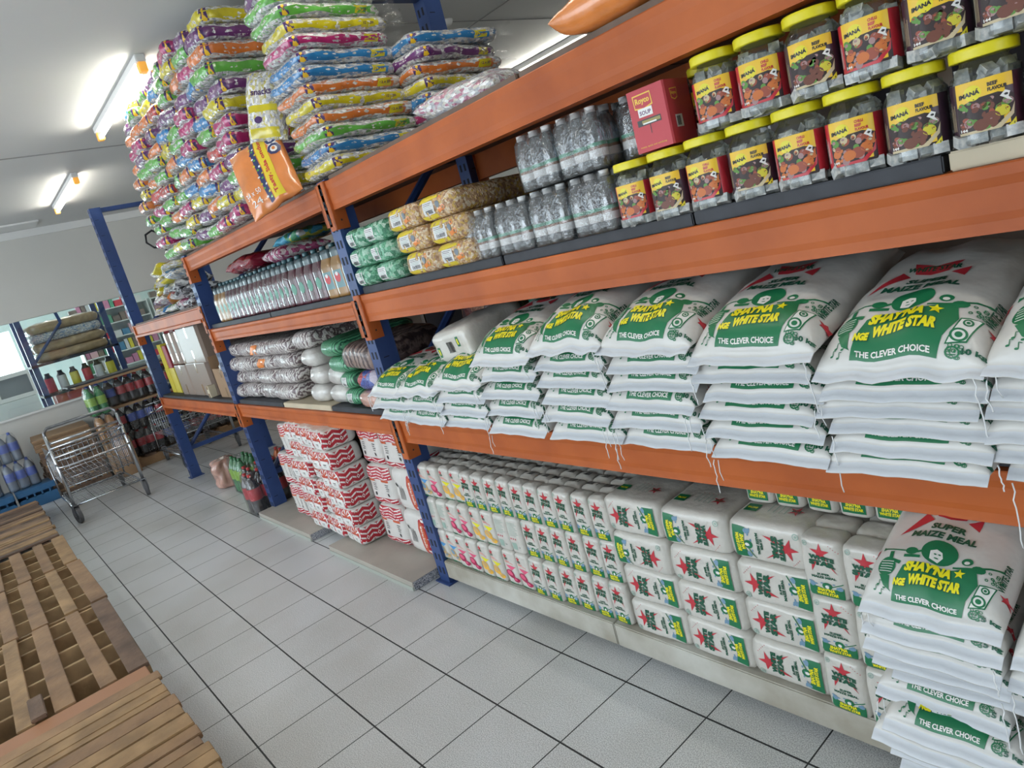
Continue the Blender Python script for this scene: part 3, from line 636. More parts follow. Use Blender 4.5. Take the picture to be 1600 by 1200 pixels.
for ci, (x, n, z0, z1, yf) in enumerate(COLS):
    for k in range(n):
        z = z0 + (z1 - z0) * k / (n - 1); top = k == n - 1; sp = (z1 - z0) / (n - 1)
        lb = '10 kg maize sack, %s, in the %s stack from the left' % (fromtop(k, n), ORD[ci + 1])
        if top: put_bag(TOP10[(ci + 1) % 3], x + 0.005, yf - 0.008, z, math.radians(11 if ci > 2 else 5), RB.uniform(-.03, .03), 0.26, lb, 'sacks on the middle shelf')
        else: put_bag(ST10[0 if sp < 0.05 else 1][RB.randrange(3)], x + RB.uniform(-.016, .016), yf + RB.uniform(-.014, .014), z, math.radians(RB.uniform(-0.5, 0.8)), RB.uniform(-.04, .04), 0.26, lb, 'sacks on the middle shelf', strs=RB.random() < 0.6)
for ci, (x, n, yf) in enumerate(((3.70, 11, 0.925), (3.975, 10, 0.925))):
    for k in range(n):
        z = 0.155 + 0.0475 * k; top = k == n - 1; nm = ('left', 'right')[ci]
        lb = '5 kg maize sack, %s, in the %s of two bottom stacks' % (fromtop(k, n), nm)
        if top: put_bag(TOP5[ci], x, yf - 0.01, z, math.radians(15), 0.0, 0.22, lb, 'sacks on the base plank')
        else: put_bag(ST5[0][RB.randrange(3)], x + RB.uniform(-.022, .022), yf + 0.03 * math.sin(k * 1.3) + RB.uniform(-.012, .012), z, math.radians(RB.uniform(-0.5, 0.8)), RB.uniform(-.05, .05), 0.22, lb, 'sacks on the base plank', strs=RB.random() < 0.6)

# ================================================================== one kilo pouches and bales below
PAPER = mat('pouch_plastic_white', (0.60, 0.575, 0.525), 0.3, var=0.05, vs=30, bump=0.25, bs=45, coat=0.35)
PINK = mat('print_pink', (0.72, 0.10, 0.20), 0.4); LPINK = mat('print_salmon', (0.80, 0.30, 0.26), 0.4)
SKY = mat('print_sky_blue', (0.08, 0.30, 0.60), 0.4); TAN = mat('print_tan', (0.55, 0.36, 0.16), 0.4); AMB = mat('print_amber', (0.78, 0.42, 0.05), 0.4)
PALEG = mat('print_pale_green', (0.30, 0.42, 0.36), 0.4); CRIM = mat('print_crimson', (0.36, 0.015, 0.07), 0.4); STEEL = mat('print_steel_blue', (0.16, 0.28, 0.40), 0.4)
PP = [GREEN, DGREEN, YELLOW, WHITE, RED, BLACK, PINK, LPINK, SKY, TAN, AMB, PALEG, CRIM, STEEL]
def star_art(w, h):          # the maize meal front, drawn about the centre of a w by h face
    A = Art(); k = h / 0.165; j = w / 0.086
    A.star(0.0, 0.047 * k, 0.026 * min(k, j * 1.2), 4, 0, r=0.36)
    A.poly([(-0.020 * j, 0.018 * k), (-0.008 * j, 0.024 * k), (-0.022 * j, -0.006 * k)], 4); A.poly([(0.008 * j, 0.024 * k), (0.018 * j, 0.020 * k), (0.030 * j, -0.006 * k)], 4)
    A.text('WHITE', 0.002 * j, 0.034 * k, 0.012 * k, 1, 2, wd=0.052 * j, bold=0.08, rot=-0.06); A.text('STAR', 0.002 * j, 0.019 * k, 0.015 * k, 1, 2, wd=0.054 * j, bold=0.085, rot=-0.06)
    A.text('SUPER', 0, -0.012 * k, 0.006 * k, 1, 1, wd=0.026 * j, bold=0.05); A.text('MAIZE MEAL', 0, -0.020 * k, 0.0065 * k, 1, 1, wd=0.050 * j, bold=0.05)
    A.poly([(-0.033 * j, -0.045 * k), (-0.036 * j, -0.077 * k), (0.036 * j, -0.077 * k), (0.036 * j, -0.044 * k), (0.012 * j, -0.052 * k), (-0.012 * j, -0.050 * k)], 0)
    A.ell(0.004 * j, -0.043 * k, 0.010 * j, 0.010 * k, 0, 0, 14); A.ell(0.004 * j, -0.045 * k, 0.004 * j, 0.005 * k, 3, 1, 10); A.ell(-0.026 * j, -0.043 * k, 0.006 * j, 0.008 * k, 13, 0, 10)
    A.line([(0.012 * j, -0.045 * k), (0.036 * j, -0.032 * k)], 0.0025 * k, 0); A.ell(0.028 * j, -0.046 * k, 0.007 * j, 0.005 * k, 13, 1, 10)
    for q in range(6): A.ell((-0.03 + 0.012 * q) * j, (-0.036 - 0.005 * (q % 2)) * k, 0.003 * j, 0.002 * k, 13, 0, 8)
    A.text("SHAY'NA", 0, -0.055 * k, 0.010 * k, 2, 2, wd=0.036 * j, bold=0.06, shear=0.2); A.text('WHITE STAR', 0.002 * j, -0.066 * k, 0.009 * k, 2, 2, wd=0.044 * j, bold=0.06, shear=0.2)
    A.ring(-0.030 * j, 0.068 * k, 0.007 * k, 0.005 * k, 11, 0, 16); A.ell(-0.030 * j, 0.068 * k, 0.003 * k, 0.003 * k, 11, 0, 8)
    for q in range(5): A.ell((0.020 + 0.004 * q) * j, (0.070 - 0.004 * q) * k, 0.0011 * k, 0.0011 * k, 4, 0, 6)
    return A
def soya_art(tri, blob, blob2):
    A = Art(); A.star(-0.018, 0.058, 0.014, 4, 0, r=0.4); A.text('STAR', -0.016, 0.046, 0.010, 1, 1, wd=0.020, bold=0.05)
    A.text('Samp & Beans', 0.0, 0.027, 0.008, 7, 1, wd=0.050, bold=0.03, rot=-0.2); A.text('Quick', -0.012, 0.034, 0.007, 7, 1, wd=0.030, bold=0.03, rot=-0.2)
    A.poly([(-0.026, 0.016), (0.036, 0.012), (0.006, -0.008)], tri, 0)
    A.ell(-0.006, -0.026, 0.026, 0.020, blob, 1, 20, -0.4); A.ell(-0.008, -0.022, 0.017, 0.012, blob2, 2, 16, -0.4); A.ell(0.022, -0.050, 0.018, 0.012, blob, 2, 14, -0.3); A.ell(0.020, -0.048, 0.010, 0.006, blob2, 3, 12)
    A.poly([(-0.036, -0.066), (0.036, -0.074), (0.036, -0.078), (-0.036, -0.078)], 0, 0); A.text('1kg', 0.024, -0.070, 0.006, 5, 1, bold=0.03)
    return A
def back_art():
    A = Art()
    for k in range(9): A.line([(-0.028, 0.060 - k * 0.007), (0.022 + 0.01 * math.sin(k * 2.1), 0.060 - k * 0.007)], 0.0022, 11, 0)
    for k in range(3): A.star(-0.022 + 0.014 * k, -0.012, 0.006, 4, 0)
    A.rect(-0.026, -0.062, 0.004, -0.030, 11); A.text('1 kg', 0.020, -0.048, 0.007, 1, 1, bold=0.03)
    return A
def inv_art():
    A = Art()
    for k in range(7): A.line([(-0.020, 0.040 - k * 0.006), (0.024, 0.040 - k * 0.006)], 0.0018, 11, 0); A.ell(-0.026, 0.040 - k * 0.006, 0.0014, 0.0014, 4, 0, 6)
    A.text('1 kg', 0.0, -0.014, 0.009, 1, 1, bold=0.03)
    A.rect(-0.030, -0.068, 0.030, -0.036, 0); A.text("SHAY'NA", 0, -0.045, 0.010, 2, 2, wd=0.040, bold=0.06, shear=0.2); A.text('WHITE STAR', 0, -0.056, 0.009, 2, 2, wd=0.050, bold=0.06, shear=0.2)
    return A
def barcode_art(w, h, flip=False):
    A = Art(); R = random.Random(5); x = -w / 2
    while x < w / 2: q = R.uniform(0.0012, 0.004); A.rect(x, -h / 2, x + q, h / 2, 5); x += q + R.uniform(0.001, 0.003)
    return A
PB = [Loft(0.084, 0.062, 0.166, 0.016, SOFT(0.013, 0.166, 3), na=0.003, ns=22, seed=s, bulge=0.002) for s in (1, 2, 3)]
PBM = [q.mesh('pouch', PAPER, nu=28, nz=8, topbump=0.006) for q in PB]
bcm = barcode_art(0.05, 0.022)
BCT = bcm.mesh('barcode', lambda u, v, e: Vector((u, v, 0.166 + e + 0.004)), PP, eps=0.001)
def pouch_print(art, i): return art.mesh('printed_front', lambda u, v, e: PB[i](u, v + 0.083, e), PP, step=0.014, eps=0.0010)
PRINTS = {}
for k, a in (('star', star_art(0.084, 0.166)), ('pink', soya_art(6, 12, 6)), ('blue', soya_art(8, 9, 13)), ('yellow', soya_art(2, 10, 9)), ('back', back_art()), ('inv', inv_art())):
    PRINTS[k] = [pouch_print(a, i) for i in range(3)]
def pouch_pack(kinds, x, y, z, label, group, deep=4, pitch=0.088, dy=0.064, yaw=0.0, tops=False):
    parts = []
    for i, kd in enumerate(kinds):
        for j in range(deep):
            v = RB.randrange(3); sub = [('printed_front', PRINTS[kd][v])] if j == 0 else []
            if tops and j in (1, 2): sub.append(('barcode', BCT))
            parts.append(('pouch', PBM[v], ((i - (len(kinds) - 1) / 2) * pitch + RB.uniform(-.002, .002), j * dy, 0), (0, 0, RB.uniform(-.04, .04)), sub))
    place(('pouch_bale', 'bale', None, parts), (x, y + 0.032, z), (0, 0, yaw), label, group)
XP = [1.452 + 0.1795 * k for k in range(7)]
rows = [['blue', 'pink', 'yellow', 'pink', 'star', 'star', 'star'], ['back', 'pink', 'yellow', 'back', 'star', 'star', 'star'], ['bluepink', 'yellow', 'star', 'star', 'star', 'star', 'star']]
RN = ['bottom', 'middle', 'top']; KN = {'blue': 'blue-printed soup', 'pink': 'pink-printed soup', 'yellow': 'yellow-printed soup', 'back': 'green-texted reverse side', 'star': 'red star maize meal', 'bluepink': 'blue and pink soup'}
for r in range(3):
    for i in range(7):
        kd = rows[r][i]; ks = ['blue', 'pink'] if kd == 'bluepink' else [kd, kd]
        pouch_pack(ks, XP[i] + RB.uniform(-.004, .004) - (0.006 if r == 0 else 0), 1.112 + RB.uniform(-.006, .006) + (0.02 if r == 2 and i == 1 else 0), 0.129 + 0.1705 * r,
                   '%s pouch bale, %s row, %s' % (KN[kd], RN[r], fromleft(i, 7)), 'pouch bales on the base plank', tops=(r == 2))
# large lying bales
LB = [Loft(0.236, 0.30, 0.130, 0.022, SOFT(0.022, 0.130, 4), na=0.005, ns=12, seed=s, bulge=0.003) for s in (4, 5)]
LBM = [q.mesh('bag', PAPER, nu=44, nz=8, topbump=0.004) for q in LB]
SA = star_art(0.118, 0.215)
def lprint(i, sg):
    A = Art().merge(SA, rot=sg * PI / 2)
    return A.mesh('printed_front', lambda u, v, e: LB[i](u, v + 0.065, e), PP, step=0.014, eps=0.0012)
LP = {(i, s): lprint(i, s) for i in (0, 1) for s in (1, -1)}
TA = Art(); TA.rect(-0.10, -0.11, -0.055, -0.065, 0); TA.text("SHAY'NA", -0.078, -0.088, 0.012, 2, 1, wd=0.034, bold=0.05, rot=PI); TA.star(0.062, -0.075, 0.028, 4, 0, r=0.36, rot=2.8); TA.text('STAR', 0.062, -0.075, 0.014, 1, 1, wd=0.03, bold=0.05, rot=PI)
for k in range(4): TA.line([(-0.02 + 0.018 * k, -0.10), (-0.02 + 0.018 * k, -0.04)], 0.003, 11); TA.ell(-0.02 + 0.018 * k, -0.034, 0.002, 0.002, 4)
TA.merge(barcode_art(0.08, 0.03), 0.0, 0.04)
LTOP = TA.mesh('printed_top', lambda u, v, e: Vector((u * 0.9, v * 0.9, 0.130 + e + 0.0035)), PP, eps=0.002)
flips = {(0, 2): -1, (1, 3): -1, (2, 3): -1}
for ci in range(3):
    for r in range(4):
        sg = flips.get((ci, r), 1); v = RB.randrange(2)
        parts = [('printed_front', LP[(v, sg)])] + ([('printed_top', LTOP)] if r == 3 else [])
        place(('meal_bag', 'bag', LBM[v], parts), (2.738 + 0.2405 * ci + RB.uniform(-.004, .004), 1.262 + RB.uniform(-.008, .006) + 0.01 * (3 - r) * 0, 0.129 + 0.1315 * r), (0, 0, RB.uniform(-.03, .03)),
              'meal bag on its side, %s in the %s column' % (fromtop(r, 4), ('left', 'middle', 'right')[ci]), 'lying meal bags on the base plank')
MP = [Loft(0.110, 0.075, 0.172, 0.018, SOFT(0.014, 0.172, 3), na=0.003, ns=18, seed=s, bulge=0.003) for s in (6, 7)]
MPM = [q.mesh('pouch', PAPER, nu=32, nz=8, topbump=0.006) for q in MP]
MPP = [star_art(0.11, 0.172).mesh('printed_front', lambda u, v, e, q=q: q(u, v + 0.086, e), PP, step=0.014, eps=0.0011) for q in MP]
for ci in range(2):
    for r in range(3):
        v = (ci + r) % 2
        parts = [('pouch', MPM[v], (0, 0.078 * j, 0), (0, 0, 0), [('printed_front', MPP[v])] if j == 0 else []) for j in range(3)]
        place(('meal_pouch_bale', 'bale', None, parts), (3.392 + 0.114 * ci - 0.003 * r, 1.125 + RB.uniform(-.006, .006), 0.129 + 0.174 * r), (0, 0, RB.uniform(-.05, .05)),
              'upright star maize bale, %s, in the %s of two columns' % (fromtop(r, 3), ('left', 'right')[ci]), 'upright meal bales')
pouch_pack(['inv'] * 5, 3.345, 1.20, 0.662, 'row of five 1 kg maize pouches lying above the meal bags', 'five pouch bale', deep=2, pitch=0.090)
# the same meal in wrapped bales set back on the same plank
for i in range(6):
    q = Loft(0.36, 0.30, 0.50, 0.03, SOFT(0.03, 0.5, 3), na=0.006, ns=9, seed=20 + i)
    mk('wrapped_meal_bale', q.mesh('wrapped_meal_bale', PAPER, nu=30, nz=8, topbump=0.008), loc=(1.60 + 0.40 * i, 1.665, 0.129), label='plain white wrapped bale at the back of the plank, %s' % fromleft(i, 6), category='bale', group='bales at the back of the base plank')

# ================================================================== upper middle shelf: bales, bottles, jars
Z2 = 1.5105
GREENW = cells('green_crinkled_wrap', [(0.10, 0.36, 0.20), (0.22, 0.52, 0.34), (0.05, 0.24, 0.13), (0.40, 0.62, 0.48)], 70, 0.2, 0.9, (1, 0.4, 1))
GOLDW = cells('gold_grain_wrap', [(0.50, 0.30, 0.16), (0.66, 0.44, 0.24), (0.36, 0.20, 0.10), (0.60, 0.38, 0.10), (0.72, 0.58, 0.40)], 110, 0.2, 0.7)
YP = mat('wrap_yellow_print', (0.72, 0.56, 0.03), 0.3, coat=0.5); OP = mat('wrap_orange_print', (0.75, 0.22, 0.03), 0.3, coat=0.5); LBL = mat('label_paper', (0.66, 0.65, 0.64), 0.5); GDOT = mat('grey_dot_print', (0.14, 0.17, 0.20), 0.4)
PG = [LBL, BLACK, YP, OP, GDOT, PALEG]
def label_art(w, h):
    A = Art(); A.rect(-w / 2, -h / 2, w / 2, h / 2, 0)
    for k in range(4): A.line([(-w * 0.42, h * (0.36 - 0.13 * k)), (w * (0.40 - 0.12 * (k % 2)), h * (0.36 - 0.13 * k))], h * 0.035, 1 if k < 2 else 5, 1)
    A.merge(barcode_art2(w * 0.66, h * 0.30), 0.02 * w, -h * 0.28, layer=1)
    return A
def barcode_art2(w, h):
    A = Art(); R = random.Random(9); x = -w / 2
    while x < w / 2: q = R.uniform(0.0008, 0.0024); A.rect(x, -h / 2, x + q, h / 2, 1); x += q + R.uniform(0.0008, 0.002)
    return A
GB = [Loft(0.205, 0.62, 0.083, 0.05, SOFT(0.032, 0.083, 4), na=0.006, ns=16, seed=s) for s in (31, 32)]
GBM = [q.mesh('wrap', GREENW, nu=52, nz=8, topbump=0.004) for q in GB]
GA = Art().merge(label_art(0.062, 0.052), -0.025, -0.002); GBL = [GA.mesh('sticker', lambda u, v, e, q=q: q(u, v + 0.040, e), PG, step=0.012) for q in GB]
for c in range(2):
    for r in range(3):
        v = (c + r) % 2
        place(('green_bale', 'bale', GBM[v], [('sticker', GBL[v])]), (1.475 + 0.215 * c + 0.012 * r * (-1) ** c, 1.40, Z2 + 0.001 + 0.0835 * r), (0, 0, RB.uniform(-.03, .03)),
              'green mesh-patterned bale with white sticker, %s row, %s' % (('bottom', 'middle', 'top')[r], ('left', 'right')[c]), 'green bales')
OB = [Loft(0.225, 0.66, 0.088, 0.04, SOFT(0.030, 0.088, 4), na=0.007, ns=14, seed=s) for s in (33, 34)]
OBM = [q.mesh('wrap', GOLDW, nu=52, nz=8, topbump=0.004) for q in OB]
OA = Art(); OA.poly([(-0.09, 0.022), (-0.10, 0.040), (0.03, 0.044), (0.035, 0.028), (-0.03, 0.024)], 2); OA.poly([(-0.09, -0.026), (0.01, -0.024), (0.015, -0.038), (-0.08, -0.040)], 2)
OA.merge(label_art(0.070, 0.046), -0.030, 0.0, layer=1); OA.ell(0.030, 0.006, 0.012, 0.012, 4, 1); OA.ring(0.048, 0.022, 0.009, 0.005, 3, 1); OA.poly([(0.024, -0.012), (0.046, -0.006), (0.052, -0.018), (0.030, -0.026)], 3, 1); OA.ring(0.058, -0.010, 0.010, 0.006, 3, 1)
OBL = [OA.mesh('sticker', lambda u, v, e, q=q: q(u, v + 0.044, e), PG, step=0.012) for q in OB]
for c in range(2):
    for r in range(3):
        v = (c + r) % 2
        place(('grain_bale', 'bale', OBM[v], [('sticker', OBL[v])]), (1.975 + 0.236 * c - 0.02 * r, 1.405, Z2 + 0.001 + 0.0885 * r), (0, 0, RB.uniform(-.03, .03)),
              'gold and yellow grain bale with barcode sticker, %s row, %s' % (('bottom', 'middle', 'top')[r], ('left', 'right')[c]), 'gold grain bales')
# bottles
CAPW = mat('white_cap', (0.75, 0.75, 0.75), 0.35); LGREEN = mat('label_green_band', (0.07, 0.30, 0.19), 0.4); SYR = mat('brown_picture_print', (0.22, 0.11, 0.06), 0.4); CLEARB = film('clear_bottle', (0.56, 0.60, 0.63), amount=0.30, haze=0.035, bs=12, bump=0.15)
def lathe_mesh(name, prof, mats, mis, n=14): return MB().lathe(prof, n, mis=mis).mesh(name, mats, True)
VIN = lathe_mesh('bottle', [(0.024, 0), (0.0275, 0.006), (0.0275, 0.030), (0.0278, 0.031), (0.0278, 0.052), (0.0278, 0.060), (0.0275, 0.070), (0.0275, 0.10), (0.022, 0.125), (0.013, 0.145), (0.012, 0.150), (0.0145, 0.1505), (0.0145, 0.166)],
                 [CLEARB, LBL, LGREEN, CAPW, SYR], [0, 0, 0, 1, 4, 2, 0, 0, 0, 0, 3, 3])
def bottle_pack(x, y, z, nx, ny, label, group, sp=0.0575, h=0.17, bm=VIN, fm_=None, nm='wrapped_bottle_pack'):
    parts = [('bottle', bm, (sp * (i - (nx - 1) / 2), sp * j, 0), (0, 0, (i * 2.1 + j * 1.3 + x) % 6)) for i in range(nx) for j in range(ny)]
    q = Loft(sp * nx + 0.006, sp * ny + 0.006, h * 0.985, 0.03, [(0, 0.001), (0.6, 0.0), (0.85, 0.006), (0.97, 0.018), (1, 0.03)], na=0.003, ns=14, seed=int(x * 100))
    parts.append(('shrink_film', q.mesh('shrink_film', fm_ or FILM, nu=40, nz=10), (0, sp * (ny - 1) / 2, 0.0005)))
    return place((nm, 'bottle pack', None, parts), (x, y, z), (0, 0, RB.uniform(-.02, .02)), label, group)
for k in range(4):
    bottle_pack(2.335 + 0.178 * k, 1.135, Z2 + 0.001, 3, 3, 'shrink-wrapped pack of clear bottles with white caps, bottom row, %s' % fromleft(k, 4), 'wrapped bottle packs')
for k in range(3):
    bottle_pack(2.68 + 0.180 * k, 1.145 + (0.07 if k == 2 else 0), Z2 + 0.172, 3, 3, 'shrink-wrapped pack of clear bottles with white caps, upper row, %s' % ('left', 'middle', 'right, behind the red carton')[k], 'wrapped bottle packs')
# jars of stock cubes
LIDY = mat('yellow_lid', (0.74, 0.64, 0.015), 0.4); LY = mat('label_golden', (0.80, 0.50, 0.03), 0.4); SRED = mat('label_red', (0.50, 0.022, 0.035), 0.35); SPUR = mat('label_aubergine', (0.045, 0.02, 0.035), 0.35)
FD = [mat('food_%s' % n, c, 0.5) for n, c in (('dark', (0.028, 0.014, 0.014)), ('brown', (0.15, 0.045, 0.026)), ('rust', (0.30, 0.06, 0.03)), ('leaf', (0.10, 0.26, 0.04)), ('orange', (0.56, 0.15, 0.03)), ('onion', (0.34, 0.20, 0.20)), ('cream', (0.55, 0.45, 0.28)), ('lemon', (0.60, 0.52, 0.04)))]
CUBE = mat('wrapped_stock_cube', (0.62, 0.61, 0.57), 0.3, var=0.3, vs=120, coat=0.4, dark=(0.34, 0.36, 0.37))
JW, JH = 0.106, 0.150
JL = Loft(JW, JW, JH, 0.036, [(0, 0.010), (0.03, 0.002), (0.07, 0.0), (0.72, 0.0), (0.80, 0.002), (0.87, 0.009), (0.93, 0.016), (1.0, 0.017)])
JBODY = JL.mesh('jar_body', GLASS, nu=44, nz=10)
JLID = Loft(0.105, 0.105, 0.020, 0.047, [(0, 0.0), (0.1, 0.0), (0.85, 0.0), (1, 0.002)]).mesh('lid', LIDY, nu=40, nz=3)
def jar_label(chilli, seed):
    A = Art(); R = random.Random(seed); side = 9 if chilli else 10; z0, z1 = 0.022, 0.110
    A.rect(-0.072, z0, -0.043, z1, side); A.rect(0.043, z0, 0.072, z1, side); A.rect(-0.043, z0, 0.043, z1, 8)
    for k in range(5): A.line([(-0.066 + 0.004 * k, z0 + 0.01), (-0.066 + 0.004 * k, z0 + 0.05 + 0.005 * (k % 3))], 0.0012, 12 if chilli else 6, 1)
    A.poly([(-0.043, z0), (0.043, z0), (0.043, 0.074), (0.02, 0.082), (-0.015, 0.080), (-0.043, 0.070)], 0, 1)
    if not chilli: A.poly([(0.043, z0), (0.043, 0.034), (0.030, z0)], 11, 2); A.rect(0.030, 0.074, 0.043, 0.088, 10, 1)
    # bowl rim and a heap of food
    A.poly([(-0.043, z0), (0.020, z0), (0.040, 0.040), (0.043, 0.060), (0.036, 0.045), (0.015, 0.028), (-0.043, 0.026)], 6 if not chilli else 9, 2)
    pal = ([1, 2, 4, 2, 5, 4, 3, 6] if chilli else [1, 1, 5, 1, 2, 3, 1, 0])
    for k in range(46):
        x, y = R.uniform(-0.040, 0.036), R.uniform(0.028, 0.076)
        if x > 0.02 and y < 0.040: continue
        r = R.uniform(0.003, 0.0085); c = pal[R.randrange(len(pal))]
        if x < -0.015 and y > 0.055 and R.random() < 0.6: c = 3
        A.ell(x, y, r, r * R.uniform(0.6, 1), c, 3 + (k % 5) * 0.5, 9, R.random() * 3)
        if R.random() < 0.35: A.ell(x - r * 0.2, y + r * 0.25, r * 0.45, r * 0.3, [6, 5, 4][k % 3] if chilli else [5, 1, 2][k % 3], 6, 7)
    A.ell(0.008, 0.042, 0.013, 0.011, 2 if chilli else 1, 6, 12); A.ell(0.024, 0.050, 0.011, 0.009, 4 if chilli else 7, 6, 12); A.ell(-0.008, 0.040 if chilli else 0.034, 0.012, 0.010, 4 if chilli else 1, 6.5, 12)
    A.ell(-0.016, 0.090, 0.013, 0.013, 11, 2, 20); A.text('IMAN\u00c1', -0.022, 0.090, 0.0095, 13, 4, wd=0.032, bold=0.05, rot=0.12, shear=0.15)
    if chilli:
        for k, (tx, wd) in enumerate((('CHILLI', 0.016), ('BEEF', 0.012), ('FLAVOUR', 0.024))): A.text(tx, 0.008 + wd / 2, 0.101 - 0.0075 * k, 0.0058, 9, 3, wd=wd, bold=0.05)
    else:
        for k, (tx, wd) in enumerate((('BEEF', 0.015), ('FLAVOUR', 0.028))): A.text(tx, 0.006 + wd / 2, 0.098 - 0.0085 * k, 0.0065, 13, 3, wd=wd, bold=0.05)
    A.poly([(0.022, 0.074), (0.030, 0.082), (0.037, 0.078), (0.034, 0.070), (0.040, 0.062), (0.032, 0.066), (0.028, 0.070)], 12, 7); A.ell(0.031, 0.075, 0.003, 0.002, 13, 8, 8)
    if chilli: A.poly([(0.036, 0.068), (0.041, 0.074), (0.040, 0.060), (0.037, 0.056)], 4, 8)
    A.text('144', -0.034, 0.030, 0.005, 12, 8, wd=0.012, bold=0.05)
    return A.mesh('label', lambda u, v, e: JL(u, v, e), FD + [LY, SRED, SPUR][0:3] + [LIDY, WHITE, BLACK], step=0.012, eps=0.0007, lay=0.00012)
JLAB = {True: jar_label(True, 4), False: jar_label(False, 8)}
def cubes_mesh(seed):
    R = random.Random(seed); b = MB()
    for k in range(66):
        if k < 20: x, y, z = -0.036 + 0.024 * (k % 4) + R.uniform(-.003, .003), (-0.036, 0.036, -0.014, 0.014, 0)[k // 4 % 5], 0.013
        elif k < 34: a = R.random() * 6.28; x, y, z = 0.036 * math.cos(a), 0.036 * math.sin(a), R.uniform(0.09, 0.128)
        else: x, y, z = R.uniform(-.036, .036), R.uniform(-.036, .036), R.uniform(0.03, 0.126)
        M = Matrix.Translation((x, y, z)) @ Matrix.Rotation(R.uniform(-.5, .5) * (1.4 if k < 20 else 2), 4, 'Z') @ Matrix.Rotation(R.uniform(-1, 1) * (0.5 if k < 20 else 1.5), 4, 'X')
        s = 0.0125 if k < 20 else 0.0105; b.box(-s * 1.05, s * 1.05, -s, s, -s * 0.8, s * 0.8, 0, M)
    return b.mesh('stock_cubes', CUBE)
JC = [cubes_mesh(s) for s in (1, 2)]
def jar(x, y, z, ch, label):
    place(('stock_cube_jar', 'jar', JBODY, [('lid', JLID, (0, 0, JH - 0.003)), ('label', JLAB[ch]), ('stock_cubes', JC[int(x * 1000) % 2], (0, 0, 0), (0, 0, PI * (int(x * 500) % 2)), [], None, 'stuff')]), (x, y, z), (0, 0, RB.uniform(.08, .30)), label, 'stock cube jars')
LOWK = [1, 0, 1, 0, 1, 1, 0, 0, 1]; UPK = [1, 1, 0, 1, 0, 0, 0]
for k, c in enumerate(LOWK):
    jar(3.022 + 0.1158 * k, 1.148, (1.5135 if 3.02 + 0.1158 * k > 3.19 else Z2 + 0.0005) + (0.002 if k > 6 else 0), bool(c), '%s jar of stock cubes, %s in the bottom row' % (('purple-sided', 'red-sided')[c], fromleft(k, 9)))
for k, c in enumerate(UPK):
    jar(3.312 + 0.1145 * k, 1.150, 1.6845, bool(c), '%s jar of stock cubes, %s in the upper row' % (('purple-sided', 'red-sided')[c], fromleft(k, 7)))
jar(3.215, 1.275, 1.6845, True, 'stock cube jar half hidden behind the red soup carton')
# red soup carton
RBOX = mat('red_carton', (0.52, 0.045, 0.06), 0.5, var=0.06); RY = mat('logo_yellow', (0.80, 0.50, 0.05), 0.4); PURP = mat('soup_purple', (0.12, 0.02, 0.12), 0.4)
cb = Loft(0.112, 0.115, 0.150, 0.002, [(0, 0), (1, 0)]); cm = cb.mesh('carton', RBOX, nu=60, nz=2, smooth=False)
A = Art(); A.poly([(-0.036, 0.104), (-0.038, 0.137), (0.016, 0.138), (0.018, 0.106), (-0.008, 0.100)], 1); A.poly([(-0.034, 0.107), (-0.035, 0.134), (0.014, 0.135), (0.015, 0.109), (-0.008, 0.103)], 0, 1); A.text('Royco', -0.010, 0.120, 0.018, 1, 3, wd=0.042, bold=0.04)
A.rect(-0.028, 0.083, 0.014, 0.103, 3, 2); A.text('SOUP', -0.007, 0.092, 0.010, 2, 3, wd=0.034, bold=0.03); A.rect(-0.036, 0.062, 0.034, 0.077, 4, 1); A.rect(-0.022, 0.066, 0.032, 0.074, 5, 2); A.rect(-0.020, 0.0645, 0.020, 0.068, 3, 3); A.rect(-0.001, 0.040, 0.001, 0.062, 4, 1)
A.text('meaty, quick and satisfying', -0.002, 0.012, 0.005, 1, 1, wd=0.078, bold=0.01)
A.poly([(0.080, 0.105), (0.076, 0.128), (0.108, 0.130), (0.106, 0.106), (0.094, 0.101)], 1, 0); A.poly([(0.082, 0.107), (0.078, 0.126), (0.106, 0.128), (0.104, 0.108), (0.094, 0.103)], 0, 1); A.text('Royco', 0.092, 0.117, 0.010, 1, 2, wd=0.022, bold=0.04)
A.rect(0.082, 0.036, 0.112, 0.066, 3, 0)
for k in range(8): A.rect(0.086 + 0.0022 * k, 0.040, 0.0872 + 0.0022 * k + 0.0004 * (k % 3), 0.062, 4, 1)
place(('soup_carton', 'carton', cm, [('printed_face', A.mesh('printed_face', cb, [RBOX, RY, PURP, WHITE, BLACK, mat('olive_sachet', (0.30, 0.24, 0.06), 0.4)], step=0.02, eps=0.0005, lay=0.0002))]), (3.135, 1.16, 1.684), (0, 0, 0.06), 'red soup carton standing on the bottom row of jars', None)

